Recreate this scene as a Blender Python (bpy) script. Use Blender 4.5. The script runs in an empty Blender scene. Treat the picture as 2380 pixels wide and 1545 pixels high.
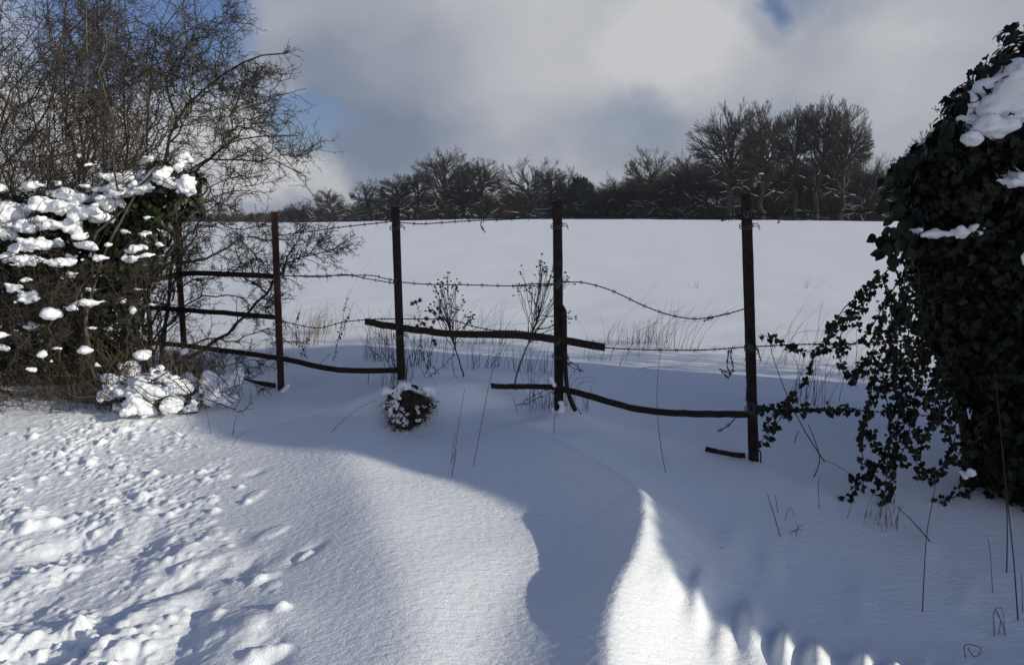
import bpy, math, random
import numpy as np
from mathutils import Vector

# ------------------------------------------------------------------ camera, world, sun
sc = bpy.context.scene
COL = sc.collection
PITCH = math.radians(8.05)
EYE = np.array([0.0, 0.0, 1.6])
FOC = 1851.0
cam_d = bpy.data.cameras.new('camera')
cam_d.sensor_width = 36.0
cam_d.lens = 28.0
cam_d.clip_start = 0.05
cam_d.clip_end = 3000.0
cam = bpy.data.objects.new('camera', cam_d)
COL.objects.link(cam)
cam.location = EYE
cam.rotation_euler = (math.radians(90) - PITCH, 0, 0)
sc.camera = cam
sc.view_settings.view_transform = 'Standard'
sc.view_settings.look = 'None'
sc.view_settings.exposure = -0.06
sc.view_settings.gamma = 1.0
sc.render.resolution_x = 1024
sc.render.resolution_y = 664
sc.cycles.max_bounces = 5
sc.cycles.diffuse_bounces = 3
sc.cycles.glossy_bounces = 2
sc.cycles.use_adaptive_sampling = True

def ray(px, py):
    """direction of a photo point (2380 x 1545 grid), scaled so its Y is 1"""
    u = (px - 1190.0) / FOC
    v = (py - 772.5) / FOC
    cy = math.cos(PITCH) - v * math.sin(PITCH)
    cz = -math.sin(PITCH) - v * math.cos(PITCH)
    return np.array([u / cy, 1.0, cz / cy])

def P(px, py, Y):
    return EYE + ray(px, py) * Y

SUN_EL = math.radians(18.0)
SUN_A = math.radians(22.0)           # the sun stands to the right and a little behind the camera
sun_vec = Vector((math.cos(SUN_A) * math.cos(SUN_EL), -math.sin(SUN_A) * math.cos(SUN_EL), math.sin(SUN_EL)))
sd = bpy.data.lights.new('sun', 'SUN')
sd.energy = 3.6
sd.angle = math.radians(0.6)
sd.color = (1.0, 0.94, 0.79)
sun = bpy.data.objects.new('sun', sd)
COL.objects.link(sun)
sun.rotation_euler = sun_vec.to_track_quat('Z', 'Y').to_euler()
sun.location = (20, -8, 15)

world = bpy.data.worlds.new('World')
sc.world = world
world.use_nodes = True
wt = world.node_tree
wt.nodes.clear()
def wn(kind, **kw):
    n = wt.nodes.new(kind)
    for k, v in kw.items():
        setattr(n, k, v)
    return n
def wl(a, b):
    wt.links.new(a, b)
def wmath(op, a, b=None, clamp=False):
    n = wn('ShaderNodeMath', operation=op, use_clamp=clamp)
    for i, s in enumerate((a, b)):
        if s is None: continue
        if isinstance(s, (int, float)): n.inputs[i].default_value = s
        else: wl(s, n.inputs[i])
    return n.outputs[0]
tc = wn('ShaderNodeTexCoord')
DIR = tc.outputs['Generated']
# warped direction so that no cloud edge is a circle
nz = wn('ShaderNodeTexNoise'); nz.inputs['Scale'].default_value = 3.2; nz.inputs['Detail'].default_value = 7; nz.inputs['Roughness'].default_value = 0.58
wl(DIR, nz.inputs['Vector'])
sub = wn('ShaderNodeVectorMath', operation='SUBTRACT'); sub.inputs[1].default_value = (0.5, 0.5, 0.5)
wl(nz.outputs['Color'], sub.inputs[0])
scl = wn('ShaderNodeVectorMath', operation='SCALE'); scl.inputs['Scale'].default_value = 0.22
wl(sub.outputs[0], scl.inputs[0])
addv = wn('ShaderNodeVectorMath', operation='ADD'); wl(DIR, addv.inputs[0]); wl(scl.outputs[0], addv.inputs[1])
nrm = wn('ShaderNodeVectorMath', operation='NORMALIZE'); wl(addv.outputs[0], nrm.inputs[0])
WD = nrm.outputs[0]
def blob(px, py, r_out, r_in=0.0, gain=1.0):
    d = Vector(ray(px, py)).normalized()
    n = wn('ShaderNodeVectorMath', operation='DOT_PRODUCT'); n.inputs[1].default_value = d
    wl(WD, n.inputs[0])
    m = wn('ShaderNodeMapRange', interpolation_type='SMOOTHSTEP')
    m.inputs['From Min'].default_value = math.cos(math.radians(r_out))
    m.inputs['From Max'].default_value = math.cos(math.radians(r_in))
    m.inputs['To Max'].default_value = gain
    wl(n.outputs['Value'], m.inputs['Value'])
    return m.outputs[0]
def total(vals):
    s = vals[0]
    for v in vals[1:]:
        s = wmath('ADD', s, v)
    return s
holes = total([blob(*a) for a in ((380, 70, 9, 2, 0.75), (150, 0, 8, 2, 0.7), (520, 80, 6, 1, 0.45), (765, 294, 2.9, 0.8, 1.2), (690, 225, 2.2, 0.5, 0.5),
                                  (1880, -35, 3.6, 1.0, 0.55), (2080, -10, 3.5, 0.8, 0.35), (1780, 60, 3.0, 0.5, .45), (1450, 330, 5.0, 1, 0.45), (1000, 330, 5.0, 1, 0.22))])
brights = total([blob(*a) for a in ((1120, 0, 11, 0, 0.24), (1420, 0, 11, 0, 0.20), (1660, 60, 8, 0, 0.26), (1200, 160, 13, 0, .14), (2050, 90, 12, 0, .18), (2300, 60, 10, 0, .10), (560, 290, 6.5, 2, 0.75),
                                    (640, 345, 4.2, 1.5, 0.7), (750, 372, 3.0, 1, 0.6), (1400, 390, 4.0, .5, 0.22), (60, 230, 10, 3, .75), (250, 380, 10, 2, .6), (1550, 130, 6, 1, .2))])
darks = total([blob(*a) for a in ((880, 180, 7, 1, 0.35), (2250, 250, 14, 2, 0.10), (1000, 390, 7, 1, 0.22), (640, 460, 6, 1, 0.22), (1880, 200, 7, 1, .2))])
n2 = wn('ShaderNodeTexNoise'); n2.inputs['Scale'].default_value = 3.6; n2.inputs['Detail'].default_value = 9; n2.inputs['Roughness'].default_value = 0.52
mp = wn('ShaderNodeMapping'); mp.inputs['Scale'].default_value = (1, 1, 1.7); mp.inputs['Location'].default_value = (2.3, 0.7, 0.4)
wl(WD, mp.inputs['Vector']); wl(mp.outputs[0], n2.inputs['Vector'])
f = wmath('MULTIPLY', n2.outputs['Fac'], 1.25)
f = wmath('ADD', f, -0.25)
f = wmath('ADD', f, brights)
f = wmath('SUBTRACT', f, darks, True)
cr = wn('ShaderNodeValToRGB')
cr.color_ramp.elements[0].position = 0.0; cr.color_ramp.elements[0].color = (0.195, 0.235, 0.325, 1)
cr.color_ramp.elements[1].position = 1.0; cr.color_ramp.elements[1].color = (0.58, 0.585, 0.60, 1)
e = cr.color_ramp.elements.new(0.45); e.color = (0.36, 0.388, 0.445, 1)
wl(f, cr.inputs['Fac'])
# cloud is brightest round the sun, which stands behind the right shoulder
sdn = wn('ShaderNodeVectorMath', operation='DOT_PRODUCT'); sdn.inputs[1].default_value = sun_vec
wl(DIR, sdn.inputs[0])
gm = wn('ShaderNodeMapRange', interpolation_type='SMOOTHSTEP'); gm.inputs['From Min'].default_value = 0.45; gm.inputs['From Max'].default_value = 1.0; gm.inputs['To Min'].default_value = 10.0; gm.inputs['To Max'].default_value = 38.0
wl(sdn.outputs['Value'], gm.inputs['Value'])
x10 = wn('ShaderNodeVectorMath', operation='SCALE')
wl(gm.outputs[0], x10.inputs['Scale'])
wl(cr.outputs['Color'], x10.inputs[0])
sky = wn('ShaderNodeTexSky', sky_type='NISHITA')
sky.sun_disc = False
sky.sun_elevation = SUN_EL
sky.sun_rotation = math.radians(90) + SUN_A
sky.air_density = 1.3
sky.dust_density = 0.4
sky.ozone_density = 2.5
skm = wn('ShaderNodeVectorMath', operation='MULTIPLY'); skm.inputs[1].default_value = (0.50, 0.55, 0.86)
wl(sky.outputs[0], skm.inputs[0])
# clouds thin out overhead
sep = wn('ShaderNodeSeparateXYZ'); wl(DIR, sep.inputs[0])
over = wn('ShaderNodeMapRange', interpolation_type='SMOOTHSTEP'); over.inputs['From Min'].default_value = 0.38; over.inputs['From Max'].default_value = 0.62; over.inputs['To Max'].default_value = 1.0
wl(sep.outputs['Z'], over.inputs['Value'])
n3 = wmath('MULTIPLY', wmath('SUBTRACT', n2.outputs['Fac'], 0.5), 1.5)
hol = wmath('ADD', holes, over.outputs[0])
cov = wmath('ADD', wmath('SUBTRACT', 1.02, hol), wmath('MULTIPLY', n3, hol), True)
cm = wn('ShaderNodeMapRange', interpolation_type='SMOOTHSTEP'); wl(cov, cm.inputs['Value']); cm.inputs['From Min'].default_value = 0.02; cm.inputs['From Max'].default_value = 0.95
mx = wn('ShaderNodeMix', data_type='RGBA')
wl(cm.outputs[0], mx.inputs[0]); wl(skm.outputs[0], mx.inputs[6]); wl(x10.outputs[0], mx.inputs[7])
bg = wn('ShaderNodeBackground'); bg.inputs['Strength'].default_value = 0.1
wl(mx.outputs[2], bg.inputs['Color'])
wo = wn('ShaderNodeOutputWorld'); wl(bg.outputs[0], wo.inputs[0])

# ------------------------------------------------------------------ helpers
rng = np.random.default_rng(7)

def tag(o, label=None, cat=None, group=None, kind=None):
    if label: o['label'] = label
    if cat: o['category'] = cat
    if group: o['group'] = group
    if kind: o['kind'] = kind
    return o

def thing(name, label, cat, loc=(0, 0, 0), group=None):
    o = bpy.data.objects.new(name, None)
    o.empty_display_size = 0.2
    COL.objects.link(o)
    o.location = loc
    return tag(o, label, cat, group)

class MB:
    """collects vertex and face arrays and links them as one mesh object"""
    def __init__(self):
        self.v = []; self.q = []; self.t = []; self.n = 0
    def add(self, v, quads=None, tris=None):
        v = np.asarray(v, dtype=np.float64).reshape(-1, 3)
        if quads is not None and len(quads): self.q.append(np.asarray(quads, dtype=np.int64).reshape(-1, 4) + self.n)
        if tris is not None and len(tris): self.t.append(np.asarray(tris, dtype=np.int64).reshape(-1, 3) + self.n)
        self.v.append(v); self.n += len(v)
        return self
    def tubes(self, Pn, R, sides=3, sb=1.0, sn=1.0, phase=0.0, caps=False, ref=None):
        Pn = np.asarray(Pn, float); R = np.asarray(R, float)
        if Pn.ndim == 2: Pn = Pn[None]; R = R[None] if R.ndim else np.full(Pn.shape[:2], float(R))
        if R.ndim == 0: R = np.full(Pn.shape[:2], float(R))
        N, n, _ = Pn.shape
        if N == 0: return self
        T = np.gradient(Pn, axis=1)
        T /= np.linalg.norm(T, axis=2, keepdims=True) + 1e-12
        if ref is None:
            m = T.mean(axis=1)
            rf = np.where((np.abs(m[:, 2:3]) > 0.8 * (np.linalg.norm(m, axis=1, keepdims=True) + 1e-9)), np.array([[0.13, 0.99, 0.0]]), np.array([[0.0, 0.0, 1.0]]))
            rf = np.repeat(rf[:, None, :], n, axis=1)
        else:
            rf = np.broadcast_to(np.asarray(ref, float), T.shape)
        B = np.cross(T, rf); B /= np.linalg.norm(B, axis=2, keepdims=True) + 1e-12
        M = np.cross(B, T)
        a = phase + np.arange(sides) * 2 * math.pi / sides
        ring = Pn[:, :, None, :] + R[:, :, None, None] * (sb * np.cos(a)[None, None, :, None] * B[:, :, None, :] + sn * np.sin(a)[None, None, :, None] * M[:, :, None, :])
        V = ring.reshape(-1, 3)
        base = (np.arange(N) * n * sides)[:, None, None]
        i = np.arange(n - 1)[None, :, None] * sides
        j = np.arange(sides)[None, None, :]
        j2 = (j + 1) % sides
        Q = np.stack([base + i + j, base + i + j2, base + i + sides + j2, base + i + sides + j], axis=-1).reshape(-1, 4)
        tr = None
        if caps and sides >= 3:
            tl = []
            for b in range(N):
                s0 = b * n * sides; s1 = s0 + (n - 1) * sides
                for k in range(1, sides - 1):
                    tl.append((s0, s0 + k + 1, s0 + k)); tl.append((s1, s1 + k, s1 + k + 1))
            tr = tl
        return self.add(V, Q, tr)
    def mesh(self, name, mat, smooth=True):
        me = bpy.data.meshes.new(name)
        V = np.concatenate(self.v) if self.v else np.zeros((0, 3))
        Q = np.concatenate(self.q) if self.q else np.zeros((0, 4), int)
        Tt = np.concatenate(self.t) if self.t else np.zeros((0, 3), int)
        me.vertices.add(len(V)); me.vertices.foreach_set('co', V.astype(np.float32).ravel())
        nl = len(Q) * 4 + len(Tt) * 3
        me.loops.add(nl)
        me.loops.foreach_set('vertex_index', np.concatenate([Q.ravel(), Tt.ravel()]).astype(np.int32))
        me.polygons.add(len(Q) + len(Tt))
        st = np.concatenate([np.arange(len(Q)) * 4, len(Q) * 4 + np.arange(len(Tt)) * 3]).astype(np.int32)
        me.polygons.foreach_set('loop_start', st)
        me.polygons.foreach_set('use_smooth', np.full(len(st), smooth, dtype=bool))
        me.update(calc_edges=True)
        me.validate()
        if mat: me.materials.append(mat)
        return me
    def build(self, name, mat, parent=None, smooth=True):
        o = bpy.data.objects.new(name, self.mesh(name, mat, smooth))
        COL.objects.link(o)
        if parent is not None:
            o.parent = parent
            o.location = -Vector(parent.location)      # geometry is given in world coordinates
        return o

# gradient noise in numpy
_prm = np.random.default_rng(3).permutation(512)
_ang = np.random.default_rng(4).uniform(0, 2 * math.pi, 512)
def perlin(x, y, seed=0):
    x = np.asarray(x, float); y = np.asarray(y, float)
    xi = np.floor(x).astype(int); yi = np.floor(y).astype(int)
    xf = x - xi; yf = y - yi
    def g(ix, iy, dx, dy):
        h = _ang[_prm[(_prm[(ix + seed * 17) & 511] + iy) & 511]]
        return np.cos(h) * dx + np.sin(h) * dy
    u = xf ** 3 * (xf * (xf * 6 - 15) + 10); v = yf ** 3 * (yf * (yf * 6 - 15) + 10)
    a = g(xi, yi, xf, yf); b = g(xi + 1, yi, xf - 1, yf)
    c = g(xi, yi + 1, xf, yf - 1); d = g(xi + 1, yi + 1, xf - 1, yf - 1)
    return (a + u * (b - a)) * (1 - v) + (c + u * (d - c)) * v
def fbm(x, y, o=4, seed=0):
    s = 0; a = 1.0
    for k in range(o):
        s = s + a * perlin(x * 2 ** k, y * 2 ** k, seed + k); a *= 0.5
    return s
def sstep(a, b, x):
    t = np.clip((x - a) / (b - a), 0, 1)
    return t * t * (3 - 2 * t)

# ------------------------------------------------------------------ materials
def mat_new(name):
    m = bpy.data.materials.new(name); m.use_nodes = True
    nt = m.node_tree
    return m, nt, nt.nodes['Principled BSDF']
def nd(nt, kind, **kw):
    n = nt.nodes.new(kind)
    for k, v in kw.items(): setattr(n, k, v)
    return n
def noisy(name, c1, c2, scale, rough=0.8, bump=0.0, bscale=None, detail=4, stretch=None, contrast=(0.35, 0.65), spec=0.3, bdist=0.01):
    m, nt, b = mat_new(name)
    t = nd(nt, 'ShaderNodeTexCoord')
    src = t.outputs['Object']
    if stretch:
        mpn = nd(nt, 'ShaderNodeMapping'); mpn.inputs['Scale'].default_value = stretch
        nt.links.new(src, mpn.inputs['Vector']); src = mpn.outputs[0]
    n = nd(nt, 'ShaderNodeTexNoise'); n.inputs['Scale'].default_value = scale; n.inputs['Detail'].default_value = detail
    nt.links.new(src, n.inputs['Vector'])
    r = nd(nt, 'ShaderNodeValToRGB')
    r.color_ramp.elements[0].position = contrast[0]; r.color_ramp.elements[0].color = (*c1, 1)
    r.color_ramp.elements[1].position = contrast[1]; r.color_ramp.elements[1].color = (*c2, 1)
    nt.links.new(n.outputs['Fac'], r.inputs['Fac'])
    nt.links.new(r.outputs['Color'], b.inputs['Base Color'])
    b.inputs['Roughness'].default_value = rough
    b.inputs['Specular IOR Level'].default_value = spec
    if bump:
        n2_ = nd(nt, 'ShaderNodeTexNoise'); n2_.inputs['Scale'].default_value = bscale or scale * 4; n2_.inputs['Detail'].default_value = 5
        nt.links.new(src, n2_.inputs['Vector'])
        bp = nd(nt, 'ShaderNodeBump'); bp.inputs['Strength'].default_value = bump; bp.inputs['Distance'].default_value = bdist
        nt.links.new(n2_.outputs['Fac'], bp.inputs['Height']); nt.links.new(bp.outputs[0], b.inputs['Normal'])
    return m

def snow_material():
    m, nt, b = mat_new('snow_ground')
    t = nd(nt, 'ShaderNodeTexCoord')
    b.inputs['Base Color'].default_value = (0.86, 0.88, 0.885, 1)
    b.inputs['Roughness'].default_value = 0.65
    b.inputs['Specular IOR Level'].default_value = 0.25
    n1 = nd(nt, 'ShaderNodeTexNoise'); n1.inputs['Scale'].default_value = 170; n1.inputs['Detail'].default_value = 3
    nt.links.new(t.outputs['Object'], n1.inputs['Vector'])
    mpn = nd(nt, 'ShaderNodeMapping'); mpn.inputs['Rotation'].default_value = (0, 0, math.radians(35)); mpn.inputs['Scale'].default_value = (30, 54, 30)
    nt.links.new(t.outputs['Object'], mpn.inputs['Vector'])
    n2_ = nd(nt, 'ShaderNodeTexNoise'); n2_.inputs['Scale'].default_value = 1.0; n2_.inputs['Detail'].default_value = 5; n2_.inputs['Distortion'].default_value = 0.7
    nt.links.new(mpn.outputs[0], n2_.inputs['Vector'])
    n4 = nd(nt, 'ShaderNodeTexNoise'); n4.inputs['Scale'].default_value = 4.0; n4.inputs['Detail'].default_value = 6
    mp4 = nd(nt, 'ShaderNodeMapping'); mp4.inputs['Scale'].default_value = (0.5, 1.4, 1)
    nt.links.new(t.outputs['Object'], mp4.inputs['Vector']); nt.links.new(mp4.outputs[0], n4.inputs['Vector'])
    b1 = nd(nt, 'ShaderNodeBump'); b1.inputs['Strength'].default_value = 0.55; b1.inputs['Distance'].default_value = 0.0030
    b2 = nd(nt, 'ShaderNodeBump'); b2.inputs['Strength'].default_value = 0.8; b2.inputs['Distance'].default_value = 0.0066
    b3 = nd(nt, 'ShaderNodeBump'); b3.inputs['Strength'].default_value = 0.5; b3.inputs['Distance'].default_value = 0.012
    nt.links.new(n1.outputs['Fac'], b1.inputs['Height'])
    nt.links.new(n2_.outputs['Fac'], b2.inputs['Height'])
    nt.links.new(n4.outputs['Fac'], b3.inputs['Height'])
    nt.links.new(b3.outputs[0], b2.inputs['Normal']); nt.links.new(b2.outputs[0], b1.inputs['Normal'])
    nt.links.new(b1.outputs[0], b.inputs['Normal'])
    return m

def leaf_material(name, c1, c2, rough=0.4, spec=.35):
    m, nt, b = mat_new(name)
    g = nd(nt, 'ShaderNodeNewGeometry')
    r = nd(nt, 'ShaderNodeValToRGB')
    r.color_ramp.elements[0].color = (*c1, 1); r.color_ramp.elements[1].color = (*c2, 1)
    nt.links.new(g.outputs['Random Per Island'], r.inputs['Fac'])
    nt.links.new(r.outputs[0], b.inputs['Base Color'])
    b.inputs['Roughness'].default_value = rough
    b.inputs['Specular IOR Level'].default_value = spec
    return m

M = {}
M['ground'] = snow_material()
M['snow'] = noisy('snow', (0.84, 0.85, 0.87), (0.88, 0.885, 0.89), 8, rough=0.7, bump=0.7, bscale=110, bdist=0.006, spec=0.2)
M['rust'] = noisy('rusted_iron', (0.020, 0.010, 0.008), (0.062, 0.026, 0.018), 22, rough=0.85, bump=0.7, bscale=160, bdist=0.003, stretch=(1, 1, 0.25))
M['darkrust'] = noisy('dark_shaded_iron', (0.010, 0.007, 0.006), (0.032, 0.018, 0.013), 26, rough=0.85, bump=0.7, bscale=160, bdist=0.003)  # dark iron of the bars; on the right posts its darkness is painted shade
M['wire'] = noisy('weathered_wire', (0.02, 0.014, 0.012), (0.055, 0.04, 0.033), 60, rough=0.7)
M['tie'] = noisy('galvanised_tie', (0.05, 0.06, 0.065), (0.10, 0.12, 0.12), 60, rough=0.6)
M['bark'] = noisy('grey_green_bark', (0.035, 0.032, 0.022), (0.115, 0.105, 0.070), 14, rough=0.9, bump=0.6, bscale=90, bdist=0.004)
M['twig'] = leaf_material('brown_twig', (0.026, 0.021, 0.016), (0.080, 0.064, 0.046), 0.8)
M['redtwig'] = leaf_material('red_twig', (0.026, 0.020, 0.014), (0.080, 0.056, 0.038), 0.8)
M['farbark'] = noisy('far_bark', (0.018, 0.016, 0.013), (0.044, 0.038, 0.031), 1.3, rough=0.95)
M['fartwig'] = leaf_material('far_twig', (0.030, 0.027, 0.022), (0.078, 0.067, 0.053), 0.95)
M['brush'] = leaf_material('undergrowth_twig', (0.035, 0.028, 0.023), (0.085, 0.068, 0.055), 0.95)
M['pine'] = leaf_material('far_needles', (0.012, 0.018, 0.010), (0.025, 0.035, 0.018), 0.9)
M['ivy'] = leaf_material('ivy_leaf_shaded', (0.003, 0.005, 0.002), (0.009, 0.013, 0.004), 0.45, .22)  # darker copy of the ivy leaf, with the shade put into its colour
M['ivylit'] = leaf_material('ivy_leaf_sunlit', (0.005, 0.010, 0.004), (0.032, 0.042, 0.013), 0.5)  # lighter copy of the same leaf for the clump in the sun
M['ivystem'] = noisy('ivy_stem', (0.02, 0.015, 0.010), (0.06, 0.05, 0.03), 30, rough=0.9)
M['straw'] = leaf_material('dry_grass', (0.10, 0.065, 0.035), (0.27, 0.19, 0.10), 0.8)
M['weed'] = leaf_material('dead_weed', (0.022, 0.015, 0.011), (0.065, 0.042, 0.028), 0.85)
M['burr'] = leaf_material('burr', (0.045, 0.030, 0.020), (0.14, 0.095, 0.062), 0.9)
M['hip'] = noisy('withered_berry', (0.012, 0.008, 0.007), (0.03, 0.015, 0.012), 60, rough=0.5)
M['soil'] = noisy('soil', (0.012, 0.009, 0.006), (0.035, 0.026, 0.018), 30, rough=0.95, bump=0.8, bscale=90)

# ------------------------------------------------------------------ terrain
lo = np.array([-400, 0, 1.2, 2.2, 3.0, 3.7, 4.4, 5.0, 5.6, 6.5, 8, 12, 20, 40, 70, 105, 125, 200, 600, 1500.])
lz = np.array([0.05, 0.12, .18, 0.22, 0.25, .31, .41, .455, .47, 0.49, .515, .565, .665, .90, 1.23, 1.585, 1.62, 1.8, 3.0, 3.0])
tabY = np.concatenate([np.arange(-1, 16, 0.02)])
tabZ = np.interp(tabY, lo, lz)
kern = np.exp(-0.5 * (np.arange(-60, 61) / 20.0) ** 2); kern /= kern.sum()
tabZ[60:-60] = np.convolve(tabZ, kern, 'valid')

def prj(px, py, z):
    """point on the horizontal plane z"""
    r = ray(px, py); k = (z - EYE[2]) / r[2]
    return EYE + r * k

def poly_dist(X, Y, pts):
    best = np.full(X.shape, 1e9); sgn = np.zeros(X.shape); par = np.zeros(X.shape)
    n = len(pts) - 1
    for i in range(n):
        a = np.array(pts[i][:2]); b = np.array(pts[i + 1][:2]); d = b - a; L2 = d @ d
        t = np.clip(((X - a[0]) * d[0] + (Y - a[1]) * d[1]) / L2, 0, 1)
        qx = a[0] + t * d[0]; qy = a[1] + t * d[1]
        D = np.hypot(X - qx, Y - qy)
        s = np.sign(d[0] * (Y - a[1]) - d[1] * (X - a[0]))
        u = D < best
        best = np.where(u, D, best); sgn = np.where(u, s, sgn); par = np.where(u, (i + t) / n, par)
    return best, sgn, par

def smooth_poly(pts, n=24):
    pts = np.array(pts, float)
    t = np.concatenate([[0], np.cumsum(np.linalg.norm(np.diff(pts, axis=0), axis=1))])
    tt = np.linspace(0, t[-1], n)
    out = np.zeros((n, pts.shape[1]))
    # Catmull-Rom
    for k, s in enumerate(tt):
        i = min(np.searchsorted(t, s, 'right') - 1, len(pts) - 2)
        u = (s - t[i]) / (t[i + 1] - t[i])
        p0 = pts[max(i - 1, 0)]; p1 = pts[i]; p2 = pts[i + 1]; p3 = pts[min(i + 2, len(pts) - 1)]
        out[k] = 0.5 * ((2 * p1) + (-p0 + p2) * u + (2 * p0 - 5 * p1 + 4 * p2 - p3) * u * u + (-p0 + 3 * p1 - 3 * p2 + p3) * u ** 3)
    return out

ridgeA = smooth_poly([prj(1120, 905, .58)[:2], prj(1210, 960, .54)[:2], prj(1330, 1050, .50)[:2], prj(1440, 1135, .46)[:2], prj(1492, 1195, .43)[:2],
                      prj(1490, 1270, .41)[:2], prj(1438, 1380, .38)[:2], prj(1412, 1480, .36)[:2], prj(1410, 1600, .35)[:2], prj(1430, 2100, .33)[:2]], 30)
ridgeB = smooth_poly([prj(700, 960, .46)[:2], prj(800, 1045, .42)[:2], prj(850, 1160, .38)[:2], prj(905, 1300, .35)[:2], prj(990, 1545, .32)[:2], prj(1060, 1900, .30)[:2]], 20)

POSTZ = []
def terrain(X, Y):
    R = np.hypot(X, Y)
    z = np.interp(Y, lo, lz)
    near = (Y > -0.9) & (Y < 15.5)
    z = np.where(near, np.interp(Y, tabY, tabZ), z)
    # field leans down towards the left and the far right
    far = sstep(10, 90, Y)
    z = z - far * (0.019 * np.clip(-X - 4, 0, 60) * sstep(0, 1, (Y / 105.)) + 0.008 * np.clip(X - 20, 0, 80))
    z = z + far * 0.05 * fbm(X / 30, Y / 30, 3, 5) + 0.16 * fbm(X / 5.0, Y / 9.0, 3, 8) * sstep(85, 104, Y) * (1 - sstep(120, 150, Y)) + 0.02 * fbm(X / 2.5, Y / 5, 2, 14) * sstep(8, 14, Y)
    z = z + 0.035 * fbm(X / 1.9 + 3.1, Y / 1.9, 3, 1) * sstep(1, 3, Y) * (1 - 0.5 * sstep(6, 12, Y))
    # drift wall between posts 3 and 4
    c = prj(1030, 885, .62)
    dx = X - c[0]; dy = Y - c[1]
    w = np.exp(-(np.abs(dx / 0.62)) ** 3)
    fr = np.where(dy < 0, np.exp(-(np.abs(dy) / 0.13) ** 2.4), np.exp(-(dy / 0.75) ** 2))
    z = z + 0.14 * w * fr
    # little scour hollow in front of it
    h = prj(1020, 1030, .36)
    z = z - 0.05 * np.exp(-((X - h[0]) / 0.40) ** 2 - ((Y - h[1]) / 0.28) ** 2)
    # ridge A
    m = (np.abs(X - 0.3) < 3.2) & (Y > -0.5) & (Y < 8)
    d, s, p = poly_dist(X[m], Y[m], ridgeA)
    yy = -Y[m]
    def ip(ps, vs): return np.interp(yy, [-np.interp(q_, [0, .15, .35, .5, .62, .75, 1], [4.74, 4.3, 3.6, 3.03, 2.67, 2.2, 1.33]) for q_ in ps], vs)
    Hh = ip([0, .15, .35, .5, .62, .75, 1], [0.01, .09, .19, .228, .148, .112, .10])
    wl_ = ip([0, .35, .5, .6, 1], [.45, .27, .23, .22, .20]); wr_ = ip([0, .35, .5, 1], [.5, .5, .27, .21])
    left = s < 0
    ds = (d * d + .0006) ** .5 - .0006 ** .5
    prof = np.where(left, np.exp(-ds / wl_), np.exp(-ds / wr_))
    add = Hh * prof
    drop = ip([0, .3, .5, .65, 1], [0, .02, .08, .12, .12])
    rs = np.where(left, 0.0, d)
    add = add - drop * sstep(0.0, 0.38, rs) * (1 - 0.55 * sstep(.7, 2.6, rs))
    z = z.copy(); z[m] = z[m] + add
    z[m] = z[m] - np.where(left, ip([0, .4, .6, 1], [0, .01, .035, .04]) * np.exp(-((d - .34) / .20) ** 2), 0)
    # ridge B, broad and low
    m = (np.abs(X + 0.3) < 4.0) & (Y > -0.5) & (Y < 8)
    d, s, p = poly_dist(X[m], Y[m], ridgeB)
    left = s < 0
    Hb = np.interp(p, [0, .2, .4, .8, 1], [0.0, .085, .12, .11, .09])
    wB = np.where(left, .42, .55)
    z[m] = z[m] + Hb * np.exp(-((d * d + .012) ** .5 - .012 ** .5) / wB)
    # the snow stands at its own height against each post
    for (xp, yp, sg_, kp) in POSTZ:
        z = z + kp * np.exp(-((X - xp) / sg_) ** 2 - ((Y - yp) / sg_) ** 2)
    # lower bank towards the bottom left
    z = z + 0.085 * np.exp(-((X - 1.25) / .55) ** 2 - ((Y - 2.15) / .55) ** 2)
    z = z - 0.05 * sstep(0.6, 2.2, -X) * (1 - sstep(4, 5, Y)) * sstep(-1, 1, Y)
    # snow heaped under the left shrubs
    c = prj(380, 900, .45)
    z = z + 0.05 * np.exp(-((X - c[0]) / .9) ** 2 - ((Y - c[1]) / .35) ** 2)
    return z

def axis(lo_, hi_, step, far_lo, far_hi, g=1.09):
    core = np.arange(lo_, hi_ + 1e-6, step)
    a = []; s = step; v = hi_
    while v < far_hi:
        s *= g; v += s; a.append(v)
    b = []; s = step; v = lo_
    while v > far_lo:
        s *= g; v -= s; b.append(v)
    return np.concatenate([np.array(b[::-1]), core, np.array(a)]), len(b), len(core)
_c = [((1750, 1070), 4.0, .30), ((1298, 952), 4.46, .26), ((930, 882), 4.92, .20), ((652, 906), 5.38, .30), ((945, 1006), 4.50, .17), ((1040, 884), 4.84, .22), ((1150, 888), 4.80, .20), ((1040, 1010), 4.35, .25),
      ((1215, 985), 4.45, .12), ((1290, 1000), 4.2, .15), ((800, 1000), 4.35, .3), ((700, 925), 5.0, .22)]
_w = [P(*a[0], a[1]) for a in _c]
_A = np.array([[math.exp(-((wi[0] - wj[0]) / cj[2]) ** 2 - ((wi[1] - wj[1]) / cj[2]) ** 2) for wj, cj in zip(_w, _c)] for wi in _w])
_r = np.array([wi[2] - float(terrain(np.array([wi[0]]), np.array([wi[1]]))[0]) for wi in _w])
_k = np.linalg.solve(_A + .02 * np.eye(len(_c)), _r)
print('anchors', np.round(_r, 3), np.round(_k, 3))
POSTZ = [(wj[0], wj[1], cj[2], kj) for wj, cj, kj in zip(_w, _c, _k)]
gx, ix0, inx = axis(-3.7, 3.3, 0.0085, -420, 420)
gy, iy0, iny = axis(1.5, 6.6, 0.0085, -60, 480, 1.05)
GX, GY = np.meshgrid(gx, gy)
GZ = terrain(GX, GY)

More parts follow.
